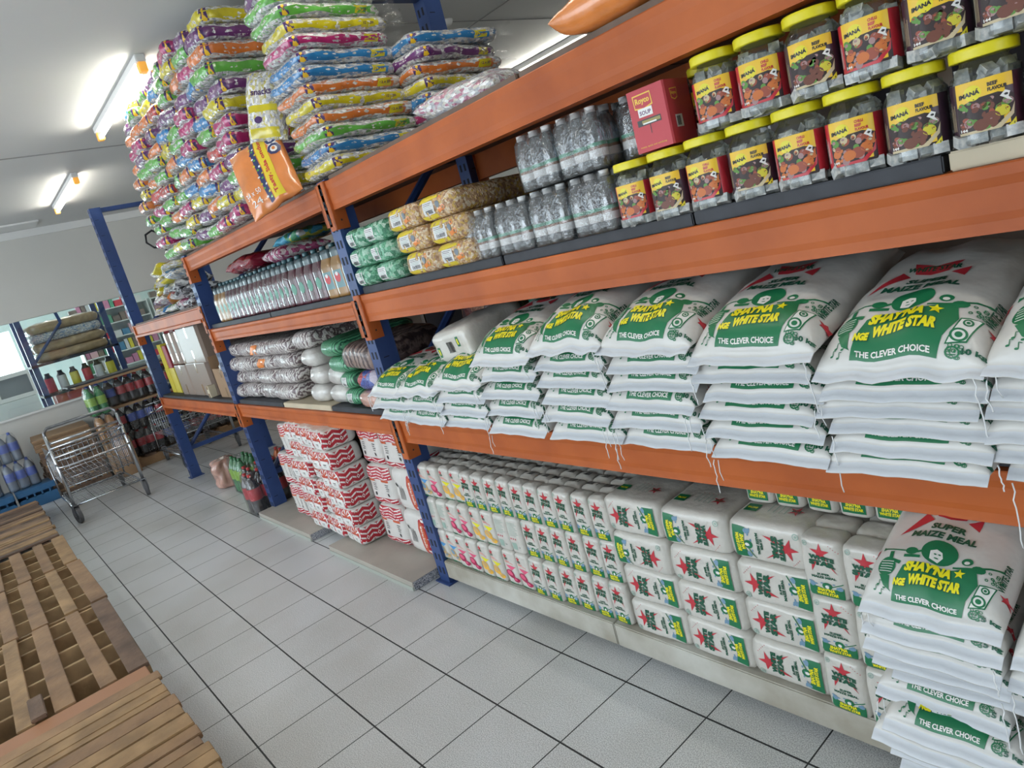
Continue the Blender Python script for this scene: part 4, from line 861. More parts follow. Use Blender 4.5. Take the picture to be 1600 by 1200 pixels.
# ================================================================== juice bottles on the middle bay
JP = mat('purple_juice', (0.085, 0.016, 0.030), 0.25, coat=0.7, var=0.3, vs=6); JO = mat('orange_juice', (0.32, 0.165, 0.045), 0.3, coat=0.6, var=0.2, vs=6); TEAL = mat('teal_plastic', (0.035, 0.11, 0.13), 0.35, coat=0.5); TEALS = mat('teal_shoulder', (0.055, 0.095, 0.11), 0.3, coat=0.5); TLAB = mat('teal_label', (0.10, 0.22, 0.24), 0.4, coat=0.3)
def jug(w, juice, lab, seed):
    q = Loft(w, 0.15, 0.235, min(0.02, w * 0.28), [(0, 0.006), (0.03, 0), (0.64, 0), (0.72, 0.004), (0.82, 0.012), (0.92, 0.012), (1.0, 0.016)], na=0.0008, ns=20, seed=seed)
    body = q.mesh('bottle_body', [juice, TEALS], nu=36, nz=12, mi=lambda t: 1 if t > 0.80 else 0)
    B = Art()
    if lab:
        B.rect(-w * 0.46, 0.045, w * 0.46 + 0.10, 0.130, 0); B.ell(0, 0.095, w * 0.26, 0.024, 1, 1, 18); B.ell(0, 0.112, w * 0.12, 0.010, 2, 2, 12); B.ell(w * 0.5 + 0.05, 0.09, 0.03, 0.026, 1, 1, 14)
    else:
        B.ell(0, 0.09, w * 0.3, 0.030, 3, 0, 14); B.rect(w / 2 + 0.02, 0.045, w / 2 + 0.085, 0.125, 4, 0); B.ell(w / 2 + 0.05, 0.10, 0.016, 0.022, 3, 1, 12); B.ell(w / 2 + 0.062, 0.07, 0.014, 0.010, 2, 1, 12)
    lb = B.mesh('label', q, [TLAB, RED, LBL, mat('print_sea_green', (0.03, 0.20, 0.13), 0.4), mat('print_dark_plum', (0.10, 0.03, 0.05), 0.4)], step=0.02, eps=0.0009)
    cap = MB().lathe([(0.017, 0.234), (0.017, 0.258), (0.015, 0.260)], 14).mesh('cap', TEAL, True)
    return ('juice_bottle', 'juice bottle', body, [('label', lb), ('cap', cap)])
JG = {('p', 0): jug(0.076, JP, False, 1), ('o', 0): jug(0.076, JO, False, 2), ('p', 1): jug(0.108, JP, False, 3), ('o', 1): jug(0.112, JO, True, 4)}
x = -0.74
ZJ = 1.4885
for k in range(17):
    c = 'o' if k < 3 else 'p'
    place(JG[(c, 0)], (x, 1.20 + RB.uniform(-.003, .003), ZJ), (0, 0, RB.uniform(-.03, .03)), 'narrow %s juice bottle, %s of seventeen in the shiny row' % ({'o': 'orange', 'p': 'purple'}[c], fromleft(k, 17)), 'narrow juice bottles'); x += 0.0795
x += 0.02
for k in range(4): place(JG[('p', 1)], (x, 1.20, ZJ), (0, 0, RB.uniform(-.04, .04)), 'wide purple juice bottle, %s of four' % fromleft(k, 4), 'wide juice bottles'); x += 0.108
x += 0.012
for k in range(3):
    place(JG[('o', 1)], (x, 1.195, ZJ), (0, 0, RB.uniform(-.04, .04)), 'orange juice bottle with teal label, %s of three' % fromleft(k, 3), 'orange juice bottles'); x += 0.112
for (x0, x1, lb) in ((-0.79, -0.10, 'left'), (-0.09, 0.585, 'right')):
    q = Loft(x1 - x0, 0.165, 0.236, 0.03, [(0, 0.002), (0.66, 0), (0.86, 0.010), (1, 0.020)], na=0.003, ns=18, seed=3)
    mk('shrink_wrap', q.mesh('shrink_wrap', FILM2, nu=90, nz=10), loc=((x0 + x1) / 2, 1.20, ZJ + 0.001), label='clear shrink wrap around the %s half of the narrow juice bottles' % lb, category='wrap', group='clear wraps')

# ================================================================== snack bales on the top
SNC = {'magenta': (0.50, 0.02, 0.16), 'green': (0.13, 0.47, 0.06), 'yellow': (0.74, 0.62, 0.01), 'orange': (0.76, 0.20, 0.03), 'purple': (0.16, 0.03, 0.17), 'blue': (0.02, 0.22, 0.52), 'red': (0.60, 0.04, 0.03)}
SNM = {k: mat('band_' + k, tuple(0.86 * q for q in c), 0.28, coat=0.8, var=0.25, vs=14, bump=0.3, bs=30) for k, c in SNC.items()}
SNB = {k: cells('packets_' + k, [(0.50, 0.50, 0.50), tuple(0.35 * q + 0.32 for q in c), (0.70, 0.70, 0.69), (0.40, 0.40, 0.43), tuple(0.55 * q + 0.14 for q in c), (0.58, 0.55, 0.48), (0.80, 0.80, 0.80)], 85, 0.14, 1.0, (1, 0.6, 1.5), coat=1.0, bs=38) for k, c in SNC.items()}
BADGE = mat('badge_purple', (0.05, 0.015, 0.10), 0.35); BADGEY = mat('badge_yellow', (0.72, 0.44, 0.02), 0.35)
def snack(w, d, h, col, seed, side=True):
    q = Loft(w, d, h, 0.055, SOFT(0.030, h, 4), na=0.012, ns=11, seed=seed, bulge=0.004)
    body = q.mesh('packet_bale', SNB[col], nu=52, nz=8, topbump=0.010)
    A = Art(); z0, z1 = (h * 0.20, h * 0.60) if h < 0.07 else (h * 0.14, h * 0.70)
    e = w / 2 + d * (0.80 if side else 0.25)
    n = 18
    up = [(-w / 2 + 0.01 + (e + w / 2) * k / n, z1 + 0.006 * math.sin(k * 1.3 + seed)) for k in range(n + 1)]; lo = [(x, z0 + 0.005 * math.sin(k * 0.9 + seed * 2)) for k, (x, _) in enumerate(up)]
    for k in range(n): A.poly([lo[k], lo[k + 1], up[k + 1], up[k]], 0, 0)
    c = w / 2 - 0.005
    A.rect(c - 0.018, z0 - 0.001, c + 0.018, z1 + 0.010, 1, 1); A.poly([(c - 0.012, z0), (c, z1), (c + 0.012, z0), (c, z0 - 0.004)], 2, 2); A.ell(c, z1 + 0.004, 0.006, 0.006, 2, 2, 8)
    A.text('34 x 50 g', 0.02, (z0 + z1) / 2, (z1 - z0) * 0.42, 3, 1, wd=0.05, bold=0.03)
    if side: A.rect(e - 0.075, z0 - 0.002, e - 0.005, z1 + 0.004, 4, 1); A.text('12 x 20', e - 0.04, (z0 + z1) / 2, (z1 - z0) * 0.4, 1, 2, wd=0.05, bold=0.02)
    bd = A.mesh('colour_band', q, [SNM[col], BADGE, BADGEY, mat('band_text_pale', (0.75, 0.70, 0.68), 0.4), SNM['yellow']], step=0.022, eps=0.0018)
    ear = MB().grid(lambda u, v: (w / 2 - 0.02 + 0.04 * v, d / 2 - 0.02 + 0.075 * v, h * 0.5 + (0.006 + 0.02 * v) * math.sin(u * 9 + seed) + (u - 0.5) * 0.05), 8, 4).mesh('sealed_end', FILM2, True)
    return ('snack_bale', 'snack bale', body, [('colour_band', bd), ('sealed_end', ear)])
NS = ['yellow', 'blue', 'green', 'orange', 'yellow', 'orange', 'blue', 'blue', 'magenta', 'yellow', 'green', 'green', 'purple']
NSP = {c: snack(0.32, 0.50, 0.062, c, i + 1) for i, c in enumerate(sorted(set(NS)))}
for k, c in enumerate(NS):
    ln = 0.010 * math.sin(k * 0.9)
    place(NSP[c], (1.385 + ln - 0.004 * k, 1.335 + RB.uniform(-.012, .012) - 0.002 * k, 2.012 + 0.0615 * k), (0, 0, RB.uniform(-.05, .06)), '%s-banded snack bale, %s, in the near striped stack' % (c, fromtop(k, 13)), 'snack bales in the near stack')
for k in range(8):
    c = ['orange', 'green', 'magenta', 'blue', 'yellow', 'orange', 'purple', 'blue'][k]
    place(NSP.get(c) or NSP['green'], (1.50 + RB.uniform(-.02, .03), 1.80, 2.012 + 0.0615 * k), (0, 0, RB.uniform(-.1, .15)), '%s-banded snack bale, %s, behind the near striped stack' % (c, fromtop(k, 8)), 'snack bales behind the near stack')
CLS = sorted(SNC)
PSP = {c: [snack(0.26, 0.46, 0.080, c, i * 2 + 20, True), snack(0.25, 0.46, 0.076, c, i * 2 + 21, False)] for i, c in enumerate(CLS)}
NC = ['orange', 'yellow', 'green', 'purple', 'magenta', 'magenta', 'yellow', 'purple', 'green', 'orange', 'purple', 'yellow']
W8 = ['magenta'] * 4 + ['green'] * 4 + ['yellow'] * 4 + ['orange'] * 4 + ['purple'] * 3 + ['blue'] * 3 + ['red']
NCOL = 8
for ci in range(NCOL):
    for k in range(12):
        near = ci == NCOL - 1
        c = NC[k] if near else RB.choice(W8)
        x = 0.605 - 0.243 * (NCOL - 1 - ci) - 0.010 * k * (0.5 if near else 0.3) + RB.uniform(-.02, .02) - (0.03 * math.sin(k / 11 * PI) if ci == 0 else 0)
        x += 0.013 * k * (1 - ci / 7)
        y = 1.30 + RB.uniform(-.035, .02) - (0.05 if ci in (0, 1, 2) else 0.02) * math.sin(k / 11 * PI) - 0.02 * (not near)
        z = 2.003 + 0.0835 * k + (0.035 if ci % 2 and not near and 0 < k < 11 else 0) * 0.4
        place(PSP[c][0 if near else RB.randrange(2)], (x, y, z), (RB.uniform(-.06, .06) if not near else 0, RB.uniform(-.10, .10) if not near else 0, RB.uniform(-.16, .16) if not near else RB.uniform(-.04, .04)),
              '%s-banded snack bale, %s, %s column of the pile' % (c, fromtop(k, 12), fromleft(ci, NCOL)), 'snack bales in the tall pile')
# big orange snack pack and a yellow one tipped over the beam
def soft_pack(name, cat, w, h, t, mats, art, loc, rot, label, seed=3, na=0.01):
    P = Pillow(w / 2, h / 2, t, t, na=na, ns=9, seed=seed, p=3.0)
    body = P.mesh('packet', [mats[0], mats[0]], nu=26, nv=30, hemmat=0)
    return place((name, cat, body, [('printed_front', art.mesh('printed_front', P, mats[1:], step=0.02, eps=0.0016))] if art else []), loc, rot, label, None)
OR2 = mat('snack_pack_orange', (0.78, 0.25, 0.06), 0.25, coat=0.9, var=0.2, vs=8, bump=0.4, bs=22)
A = Art(); A.rect(0.02, -0.20, 0.085, 0.21, 0)
A.text('Tasty, Sida onduni', 0.052, 0.0, 0.030, 1, 2, wd=0.36, bold=0.03, rot=PI / 2)
for k in range(26): A.ell(-0.005 + 0.016 * math.sin(k * 2.4), -0.19 + 0.015 * k, 0.008, 0.006, (2, 3, 4, 5)[k % 4], 1 + k % 3 * 0.5, 9)
A.rect(-0.018, -0.20, 0.014, 0.20, 2, 0); A.text('OG', 0.125, 0.10, 0.075, 4, 1, wd=0.13, bold=0.12, rot=PI / 2); A.text('OG', 0.125, 0.10, 0.075, 2, 2, wd=0.13, bold=0.04, rot=PI / 2)
A.text('34 x 50', -0.09, -0.10, 0.035, 4, 1, wd=0.10, bold=0.0); A.text('24', -0.09, -0.155, 0.035, 4, 1, wd=0.07, bold=0.0)
A = Art().merge(A, sc=0.82)
soft_pack('snack_outer_pack', 'snack pack', 0.28, 0.36, 0.042, [OR2, YP, RED, mat('print_navy', (0.03, 0.04, 0.12), 0.4), SNM['green'], WHITE, SNM['yellow']], A, (1.075, 0.985, 2.115), (math.radians(66), math.radians(-16), math.radians(44)), 'large orange snack pack with yellow strip hanging over the beam')
A = Art(); A.rect(-0.07, -0.15, 0.07, -0.11, 0); A.rect(-0.07, -0.04, 0.07, -0.01, 0); A.text('snacks', 0.0, 0.05, 0.03, 1, 1, wd=0.10); A.ell(-0.02, -0.075, 0.02, 0.015, 1, 1)
soft_pack('snack_outer_pack', 'snack pack', 0.19, 0.32, 0.05, [SNB['yellow'], SNM['yellow'], BADGE], A, (1.09, 1.09, 2.40), (math.radians(76), math.radians(10), math.radians(40)), 'clear and yellow snack pack standing above the orange pack', seed=6)
soft_pack('snack_outer_pack', 'snack pack', 0.20, 0.40, 0.05, [SNB['magenta']], None, (2.36, 1.22, 2.045), (math.radians(4), math.radians(-8), PI / 2 + 0.1), 'clear snack pack lying alone on the top beam', seed=8)
A = Art(); A.rect(-0.10, -0.14, 0.0, 0.14, 0); A.rect(0.02, -0.14, 0.05, 0.14, 1)
soft_pack('snack_outer_pack', 'snack pack', 0.26, 0.34, 0.06, [OR2, WHITE, BADGE], A, (3.08, 1.20, 2.065), (0, math.radians(4), PI / 2), 'orange and white snack pack lying on the top beam at right', seed=9)
# small mixed bags on the far bay
MIX = ['yellow', 'orange', 'purple', 'blue', 'red', 'magenta', 'green']
BLKW = cells('black_white_packets', [(0.03, 0.03, 0.04), (0.65, 0.65, 0.66), (0.10, 0.10, 0.12), (0.40, 0.40, 0.42)], 40, 0.2, 0.9, coat=0.9)
k2 = 0
for r in range(5):
    for c in range(7 - r):
        x = -2.30 + 0.190 * c + 0.06 * r; z = 1.650 + 0.075 * r; blk = (r < 3 and c > 2 and (c + r) % 4 != 0)
        P = Pillow(0.108, 0.14, 0.055, 0.02, na=0.010, ns=14, seed=r * 7 + c, p=3.0); cc = MIX[(c * 3 + r * 2) % 7] if r < 3 else ('yellow' if c < 3 else MIX[c % 7])
        m0 = BLKW if blk else (SNM[cc] if (r + c) % 2 else SNB[cc])
        A = Art(); A.poly([(-0.07, -0.125), (0.07, -0.125), (0.05, -0.02 if r % 2 else -0.06), (-0.05, -0.05)], 0)
        place(('snack_bag', 'snack bag', P.mesh('packet', [m0, m0], nu=14, nv=16, hemmat=0), [('colour_band', A.mesh('colour_band', P, [WHITE if blk and c % 2 else (BPLASTIC if blk else SNM[cc] if not (r + c) % 2 else WHITE)], step=0.02, eps=0.0016))]), (x, 1.25 + RB.uniform(-.03, .02), z + 0.02), (RB.uniform(-.25, .1), RB.uniform(-.25, .25), RB.uniform(-.4, .4)),
              '%s snack bag, %s row up, %s' % ('black and white' if blk else cc, ORD[r + 1], fromleft(c, 7 - r)), 'small snack bags on the far bay'); k2 += 1
# bags lying on the juice bottles
soft_pack('snack_outer_pack', 'snack pack', 0.42, 0.26, 0.05, [mat('dark_red_wrap', (0.22, 0.012, 0.03), 0.15, coat=1.0, bump=0.6, bs=14), SNM['red']], Art().poly([(0.08, -0.10), (0.20, -0.08), (0.20, 0.10), (0.08, 0.08)], 0), (-0.05, 1.24, 1.80), (0, 0, 0.05), 'dark red wrapped pack lying on the juice bottles', seed=4)
soft_pack('snack_outer_pack', 'snack pack', 0.40, 0.30, 0.045, [cells('pink_white_packets', [(0.7, 0.7, 0.7), (0.55, 0.10, 0.25), (0.75, 0.60, 0.62), (0.30, 0.05, 0.12)], 45, 0.2, 0.9)], None, (0.36, 1.32, 1.79), (0, 0.02, -0.1), 'pink and white packet bale lying on the juice bottles', seed=5)
soft_pack('snack_outer_pack', 'snack pack', 0.34, 0.28, 0.035, [cells('blue_yellow_packets', [(0.10, 0.45, 0.65), (0.60, 0.60, 0.10), (0.70, 0.72, 0.70), (0.12, 0.40, 0.22)], 22, 0.2, 0.7)], None, (0.34, 1.42, 1.865), (0, -0.05, 0.1), 'blue and yellow packet bale on top of the pink one', seed=7)

# ================================================================== middle shelf of the far bays
WRIB = stripes('white_ribbed_packets', (0.70, 0.66, 0.63), (0.16, 0.11, 0.12), 15, 'X', 9.0); GRIB = stripes('green_ribbed_packets', (0.12, 0.42, 0.22), (0.02, 0.10, 0.06), 20, 'X', 3)
BRIB = stripes('brown_packets', (0.30, 0.22, 0.19), (0.07, 0.045, 0.045), 9, 'X', 6); PKB = mat('pinkish_packet', (0.60, 0.34, 0.27), 0.25, coat=0.8, var=0.3, vs=8, bump=0.5, bs=25); PLAINW = mat('plain_white_wrap', (0.66, 0.64, 0.60), 0.3, var=0.25, vs=12, bump=0.5, bs=28, coat=0.6, dark=(0.42, 0.39, 0.37))
MIXB = cells('red_blue_packets', [(0.05, 0.08, 0.32), (0.40, 0.04, 0.05), (0.50, 0.45, 0.55), (0.10, 0.14, 0.42)], 16, 0.2, 0.6)
ZB = 0.917
def bale(w, d, h, m, loc, label, group, seed, rot=(0, 0, 0), art=None, nm='wrapped_bale', na=0.010):
    q = Loft(w, d, h, min(0.06, w * 0.3), SOFT(min(0.045, h * 0.42), h, 4), na=na, ns=12, seed=seed, bulge=0.003)
    parts = []
    if art: parts = [('sticker', art.mesh('sticker', lambda u, v, e: q(u, v + h / 2, e), PG, step=0.012, eps=0.0016))]
    return place((nm, 'bale', q.mesh('wrap', m, nu=48, nz=8, topbump=0.012), parts), loc, rot, label, group)
OPA = Art().poly([(-0.10, -0.028), (0.02, -0.03), (0.05, 0.030), (-0.07, 0.032)], 3)
for r in range(4):
    for c in range(4):
        x = -1.14 + 0.36 * c + 0.03 * r - (0.05 if c == 3 else 0); 
        bale(0.345, 0.50, 0.098, WRIB, (x - (0.03 if c == 0 and r < 2 else 0) + (0.12 if c == 0 and r < 2 else 0) * (2 - r) * 0.5, 1.40 + RB.uniform(-.02, .03), ZB + 0.1 * r), 'white ribbed packet bale, %s row, %s' % (('bottom', 'second', 'third', 'top')[r], fromleft(c, 4)), 'white ribbed bales', r * 4 + c, (0, 0, RB.uniform(-.05, .05)), OPA if (r, c) in ((3, 2), (2, 2), (3, 0)) else None, na=0.017)
for k, (x, z, m, lb) in enumerate(((0.42, 0, PLAINW, 'plain white bale, lowest in the narrow column'), (0.47, 1, PLAINW, 'plain white bale, second up in the narrow column'), (0.44, 2, PLAINW, 'plain white bale, third up in the narrow column'), (0.40, 3, WRIB, 'plain white bale, topmost in the narrow column'),
                                   (0.68, 0, PLAINW, 'short white bale at the bottom beside the green ones'), (0.72, 1, PLAINW, 'short white bale on top of the bottom short one'))):
    bale(0.21, 0.44, 0.105, m, (x, 1.36, ZB + 0.107 * z), lb, 'plain white bales', 40 + k, (0, 0, RB.uniform(-.06, .06)))
SA2 = label_art(0.055, 0.05)
for k, (x, z) in enumerate(((0.89, 0), (0.86, 1), (0.83, 2), (0.78, 3))):
    bale(0.17 if k < 2 else 0.26, 0.5, 0.088, GRIB, (x, 1.38, ZB + 0.09 * z), 'green ribbed packet bale, %s of four' % fromtop(k, 4), 'green ribbed bales', 50 + k, (0, 0, RB.uniform(-.05, .05)), SA2 if k < 2 else None)
bale(0.30, 0.46, 0.13, BRIB, (1.07, 1.35, ZB + 0.195), 'brown packet bale leaning by the middle post', None, 61, (0, 0.10, 0.05))
bale(0.24, 0.42, 0.10, MIXB, (1.13, 1.33, ZB + 0.09), 'blue and red packet bale below the brown one', None, 62, (0, -0.05, 0.05))
bale(0.25, 0.40, 0.088, PKB, (1.13, 1.30, ZB), 'pinkish packet bale at the bottom by the middle post', None, 63)
# brown cartons
CARTG = mat('carton_grey_brown', (0.25, 0.18, 0.14), 0.5, var=0.1, vs=3, coat=0.12); CARTY = mat('carton_yellow', (0.62, 0.50, 0.05), 0.5); CARTR = mat('carton_dark_red', (0.28, 0.02, 0.03), 0.5)
def carton(w, d, h, m, loc, label, group=None, rot=0, r=0.004, tape=True, flap=False):
    q = Loft(w, d, h, r, [(0, 0.001), (0.02, 0), (0.98, 0), (1, 0.001)]); body = q.mesh('box', m, nu=60, nz=2, smooth=r > 0.02)
    tp = Art(); tp.rect(-0.02, 0, 0.02, h * 0.35, 0); tp.rect(-0.02, h * 0.7, 0.02, h, 0)
    parts = [] if not tape else [('packing_tape', tp.mesh('packing_tape', q, [mat('packing_tape', (0.34, 0.22, 0.12), 0.2, coat=0.6)], step=0.05, eps=0.0008))]
    if flap:
        parts.append(('flap', MB().box(-w / 2, -w / 2 + 0.004, -d / 2, d / 2, h, h + 0.10).mesh('flap', m), (0, 0, 0), (0, 0, 0)))
    return place(('cardboard_carton', 'carton', body, parts), loc, (0, 0, rot), label, group)
Z3 = 0.909
carton(0.60, 0.5, 0.29, CARTG, (-2.02, 1.42, Z3), 'brown wrapped carton, lower right on the far bay'); carton(0.42, 0.5, 0.28, CARTG, (-2.55, 1.42, Z3), 'brown wrapped carton, lower left on the far bay')
carton(0.62, 0.5, 0.31, CARTG, (-1.95, 1.42, Z3 + 0.292), 'brown wrapped carton, upper right on the far bay')
for k in range(3): carton(0.19, 0.5, 0.29, CARTG, (-2.68 + 0.195 * k, 1.42, Z3 + 0.292), 'rounded wrapped brown roll pack, upper row, %s of three' % fromleft(k, 3), 'upper roll packs', r=0.06)
carton(0.30, 0.45, 0.22, CARTG, (-1.26, 1.42, Z3 + 0.24), 'small grey-brown carton on the open one'); carton(0.40, 0.5, 0.235, CARD, (-1.35, 1.41, Z3), 'open brown carton beside the ribbed bales', flap=True)
carton(0.20, 0.40, 0.25, CARTY, (-3.02, 1.40, Z3), 'yellow carton, lower right of three at the rack end', tape=False); carton(0.15, 0.40, 0.25, CARTY, (-3.20, 1.40, Z3), 'yellow carton, lower left at the rack end', tape=False)
carton(0.15, 0.40, 0.24, CARTY, (-3.18, 1.40, Z3 + 0.252), 'yellow carton on top at the rack end', tape=False); carton(0.13, 0.40, 0.22, CARTR, (-3.02, 1.40, Z3 + 0.252), 'dark red carton on the yellow one', tape=False)
carton(0.06, 0.06, 0.10, BOARDC, (-1.75, 1.16, Z3), 'small cream box standing before the brown cartons')

# ================================================================== floor level of the second bay: flour
FW = mat('flour_paper', (0.68, 0.655, 0.62), 0.35, var=0.05, vs=20, bump=0.2, bs=40, coat=0.2); FR = mat('flour_red', (0.45, 0.02, 0.035), 0.4); FO = mat('flour_orange_red', (0.56, 0.10, 0.035), 0.4)
FP = [FR, FO, WHITE, BLACK, STEEL]
def chev(A, x0, x1, z0, z1, n, mi, ly=0):
    h = (z1 - z0) / n; w = (x1 - x0) / 2; xm = (x0 + x1) / 2
    A.rect(x0, z0, x1, z1, mi, ly)
    for k in range(n):
        z = z0 + k * h
        for s in (-1, 1):
            for o in (0.0, 0.5):
                A.poly([(xm + s * w * 0.04, z + h * (o + 0.02)), (xm + s * w * 0.96, z + h * (o + 0.30)), (xm + s * w * 0.96, z + h * (o + 0.47)), (xm + s * w * 0.04, z + h * (o + 0.19))], 2, ly + 1)
        if k % 2 == 0 and n > 1:
            A.poly([(xm, z + h * 0.35), (xm + w * 0.42, z + h * 0.72), (xm, z + h * 1.09), (xm - w * 0.42, z + h * 0.72)], mi, ly + 1.5); A.poly([(xm, z + h * 0.47), (xm + w * 0.28, z + h * 0.72), (xm, z + h * 0.97), (xm - w * 0.28, z + h * 0.72)], 2, ly + 2)
            A.poly([(xm, z + h * 0.60), (xm + w * 0.14, z + h * 0.72), (xm, z + h * 0.84), (xm - w * 0.14, z + h * 0.72)], mi, ly + 2.5)
    return A
def chev_old(A, x0, x1, z0, z1, n, mi, ly=0):
    h = (z1 - z0) / n; w = x1 - x0; xm = (x0 + x1) / 2
    for k in range(n):
        z = z0 + k * h
        if k % 2:
            A.poly([(xm, z), (xm + w * 0.20, z + h / 2), (xm, z + h), (xm - w * 0.20, z + h / 2)], mi, ly); A.poly([(xm, z + h * 0.3), (xm + w * 0.09, z + h / 2), (xm, z + h * 0.7), (xm - w * 0.09, z + h / 2)], 2, ly + 1)
        for s in (-1, 1):
            A.poly([(xm + s * w * 0.28, z), (xm + s * w * 0.5, z + h / 2), (xm + s * w * 0.5, z + h * 0.78), (xm + s * w * 0.16, z + h * 0.14)], mi, ly)
            A.poly([(xm + s * w * 0.5, z), (xm + s * w * 0.42, z), (xm + s * w * 0.5, z + h * 0.2)], mi, ly)
    return A
def flour_face():
    A = Art()
    for cx in (-0.058, 0.058):
        A.rect(cx - 0.056, -0.004, cx + 0.056, 0.054, 0, 0); A.poly([(cx - 0.056, -0.058), (cx + 0.056, -0.058), (cx + 0.056, -0.004), (cx - 0.056, -0.004)], 2, 0)
        for k in range(9):
            a = PI * (k + 0.5) / 9; c, s_ = math.cos(a), math.sin(a); w = 0.11
            A.poly([(cx + 0.020 * math.cos(a - w), 0.012 + 0.018 * math.sin(a - w)), (cx + 0.052 * math.cos(a - w), 0.008 + 0.046 * math.sin(a - w)), (cx + 0.052 * math.cos(a + w), 0.008 + 0.046 * math.sin(a + w)), (cx + 0.020 * math.cos(a + w), 0.012 + 0.018 * math.sin(a + w))], 2 if k % 2 else 1, 1)
        A.ring(cx, 0.012, 0.019, 0.009, 1, 1.5, 16); A.ring(cx, 0.010, 0.054, 0.048, 2, 1.4, 24); A.rect(cx - 0.046, -0.050, cx + 0.040, 0.006, 2, 2); A.text('FLOUR', cx, -0.016, 0.008, 3, 3, wd=0.034, bold=0.05); A.text('cake wheat', cx, -0.027, 0.005, 3, 3, wd=0.030, bold=0.02)
        A.poly([(cx + 0.043, -0.05), (cx + 0.056, -0.05), (cx + 0.056, -0.01), (cx + 0.043, 0.0)], 0, 0)
    chev(A, 0.112, 0.186, -0.060, 0.060, 2, 0); chev(A, 0.186, 0.262, -0.060, 0.060, 2, 0)
    return A
FL = [Loft(0.235, 0.215, 0.122, 0.030, SOFT(0.026, 0.122, 4), na=0.005, ns=13, seed=s, bulge=0.003) for s in (71, 72, 73)]
FLM = [q.mesh('paper_wrap', FW, nu=52, nz=8, topbump=0.006) for q in FL]; ffa = flour_face(); FLA = [ffa.mesh('printed_pattern', lambda u, v, e, q=q: q(u, v + 0.061, e), FP, step=0.015, eps=0.0012) for q in FL]
for c in range(3):
    for r in range(6):
        v = RB.randrange(3)
        place(('flour_bale', 'bale', FLM[v], [('printed_pattern', FLA[v])]), (-0.045 + 0.245 * c + RB.uniform(-.008, .008) + 0.004 * r, 1.190 - 0.008 * r + RB.uniform(-.022, .022) + (0.012 if c < 2 else -0.018), 0.0515 + 0.1235 * r if c == 0 or c == 1 else 0.052 + 0.1235 * r), (0, 0, RB.uniform(-.10, .10)),
              'red-patterned flour bale, %s, %s stack of three' % (fromtop(r, 6), ('left', 'middle', 'right')[c]), 'red-patterned flour bales')
FT = Loft(0.125, 0.11, 0.235, 0.035, SOFT(0.022, 0.235, 4), na=0.004, ns=14, seed=74, bulge=0.002); FTM = FT.mesh('paper_wrap', FW, nu=36, nz=10, topbump=0.004)
def tall_art(stamp):
    A = Art(); chev(A, -0.060, 0.060, 0.160, 0.225, 2, 0); chev(A, -0.060, 0.060, 0.012, 0.050, 1, 0); chev(A, 0.065, 0.165, 0.165, 0.225, 2, 1); chev(A, 0.065, 0.165, 0.012, 0.050, 1, 1)
    A.rect(-0.035, 0.146, 0.035, 0.158, 1, 1)
    for k in range(4): A.line([(-0.040, 0.130 - 0.010 * k), (-0.012 - 0.004 * (k % 2), 0.130 - 0.010 * k)], 0.004, 3, 1)
    A.ell(-0.030, 0.080, 0.008, 0.009, 3, 1, 12); A.text('FLOUR 2.5 kg', 0.030, 0.105, 0.009, 3, 1, wd=0.075, bold=0.03, rot=PI / 2); A.rect(0.085, 0.07, 0.14, 0.14, 2, 1); A.text('self raising', 0.11, 0.105, 0.008, 3, 2, wd=0.06, rot=PI / 2)
    return A
TAM = tall_art(0).mesh('printed_pattern', FT, FP, step=0.016, eps=0.0012)
for c, (xs, n) in enumerate((((-0.585, -0.455), 2), ((-0.335, -0.205), 3))):
    for i, x in enumerate(xs):
        for r in range(n if not (c == 1 and i == 0) else 3):
            place(('flour_bag', 'flour bag', FTM, [('printed_pattern', TAM)]), (x - 0.02 * r + 0.06, 1.17 + 0.012 * (c == 0), 0.051 + 0.2355 * r), (0, -0.03, RB.uniform(-.08, .08)),
                  'upright pink-patterned flour bag, %s level, %s' % (('bottom', 'second', 'third')[r], fromleft(c * 2 + i, 4)), 'upright flour bags')
FG = Loft(0.265, 0.30, 0.243, 0.045, SOFT(0.035, 0.243, 4), na=0.006, ns=10, seed=75, bulge=0.004); FGM = FG.mesh('paper_wrap', FW, nu=52, nz=10, topbump=0.006)
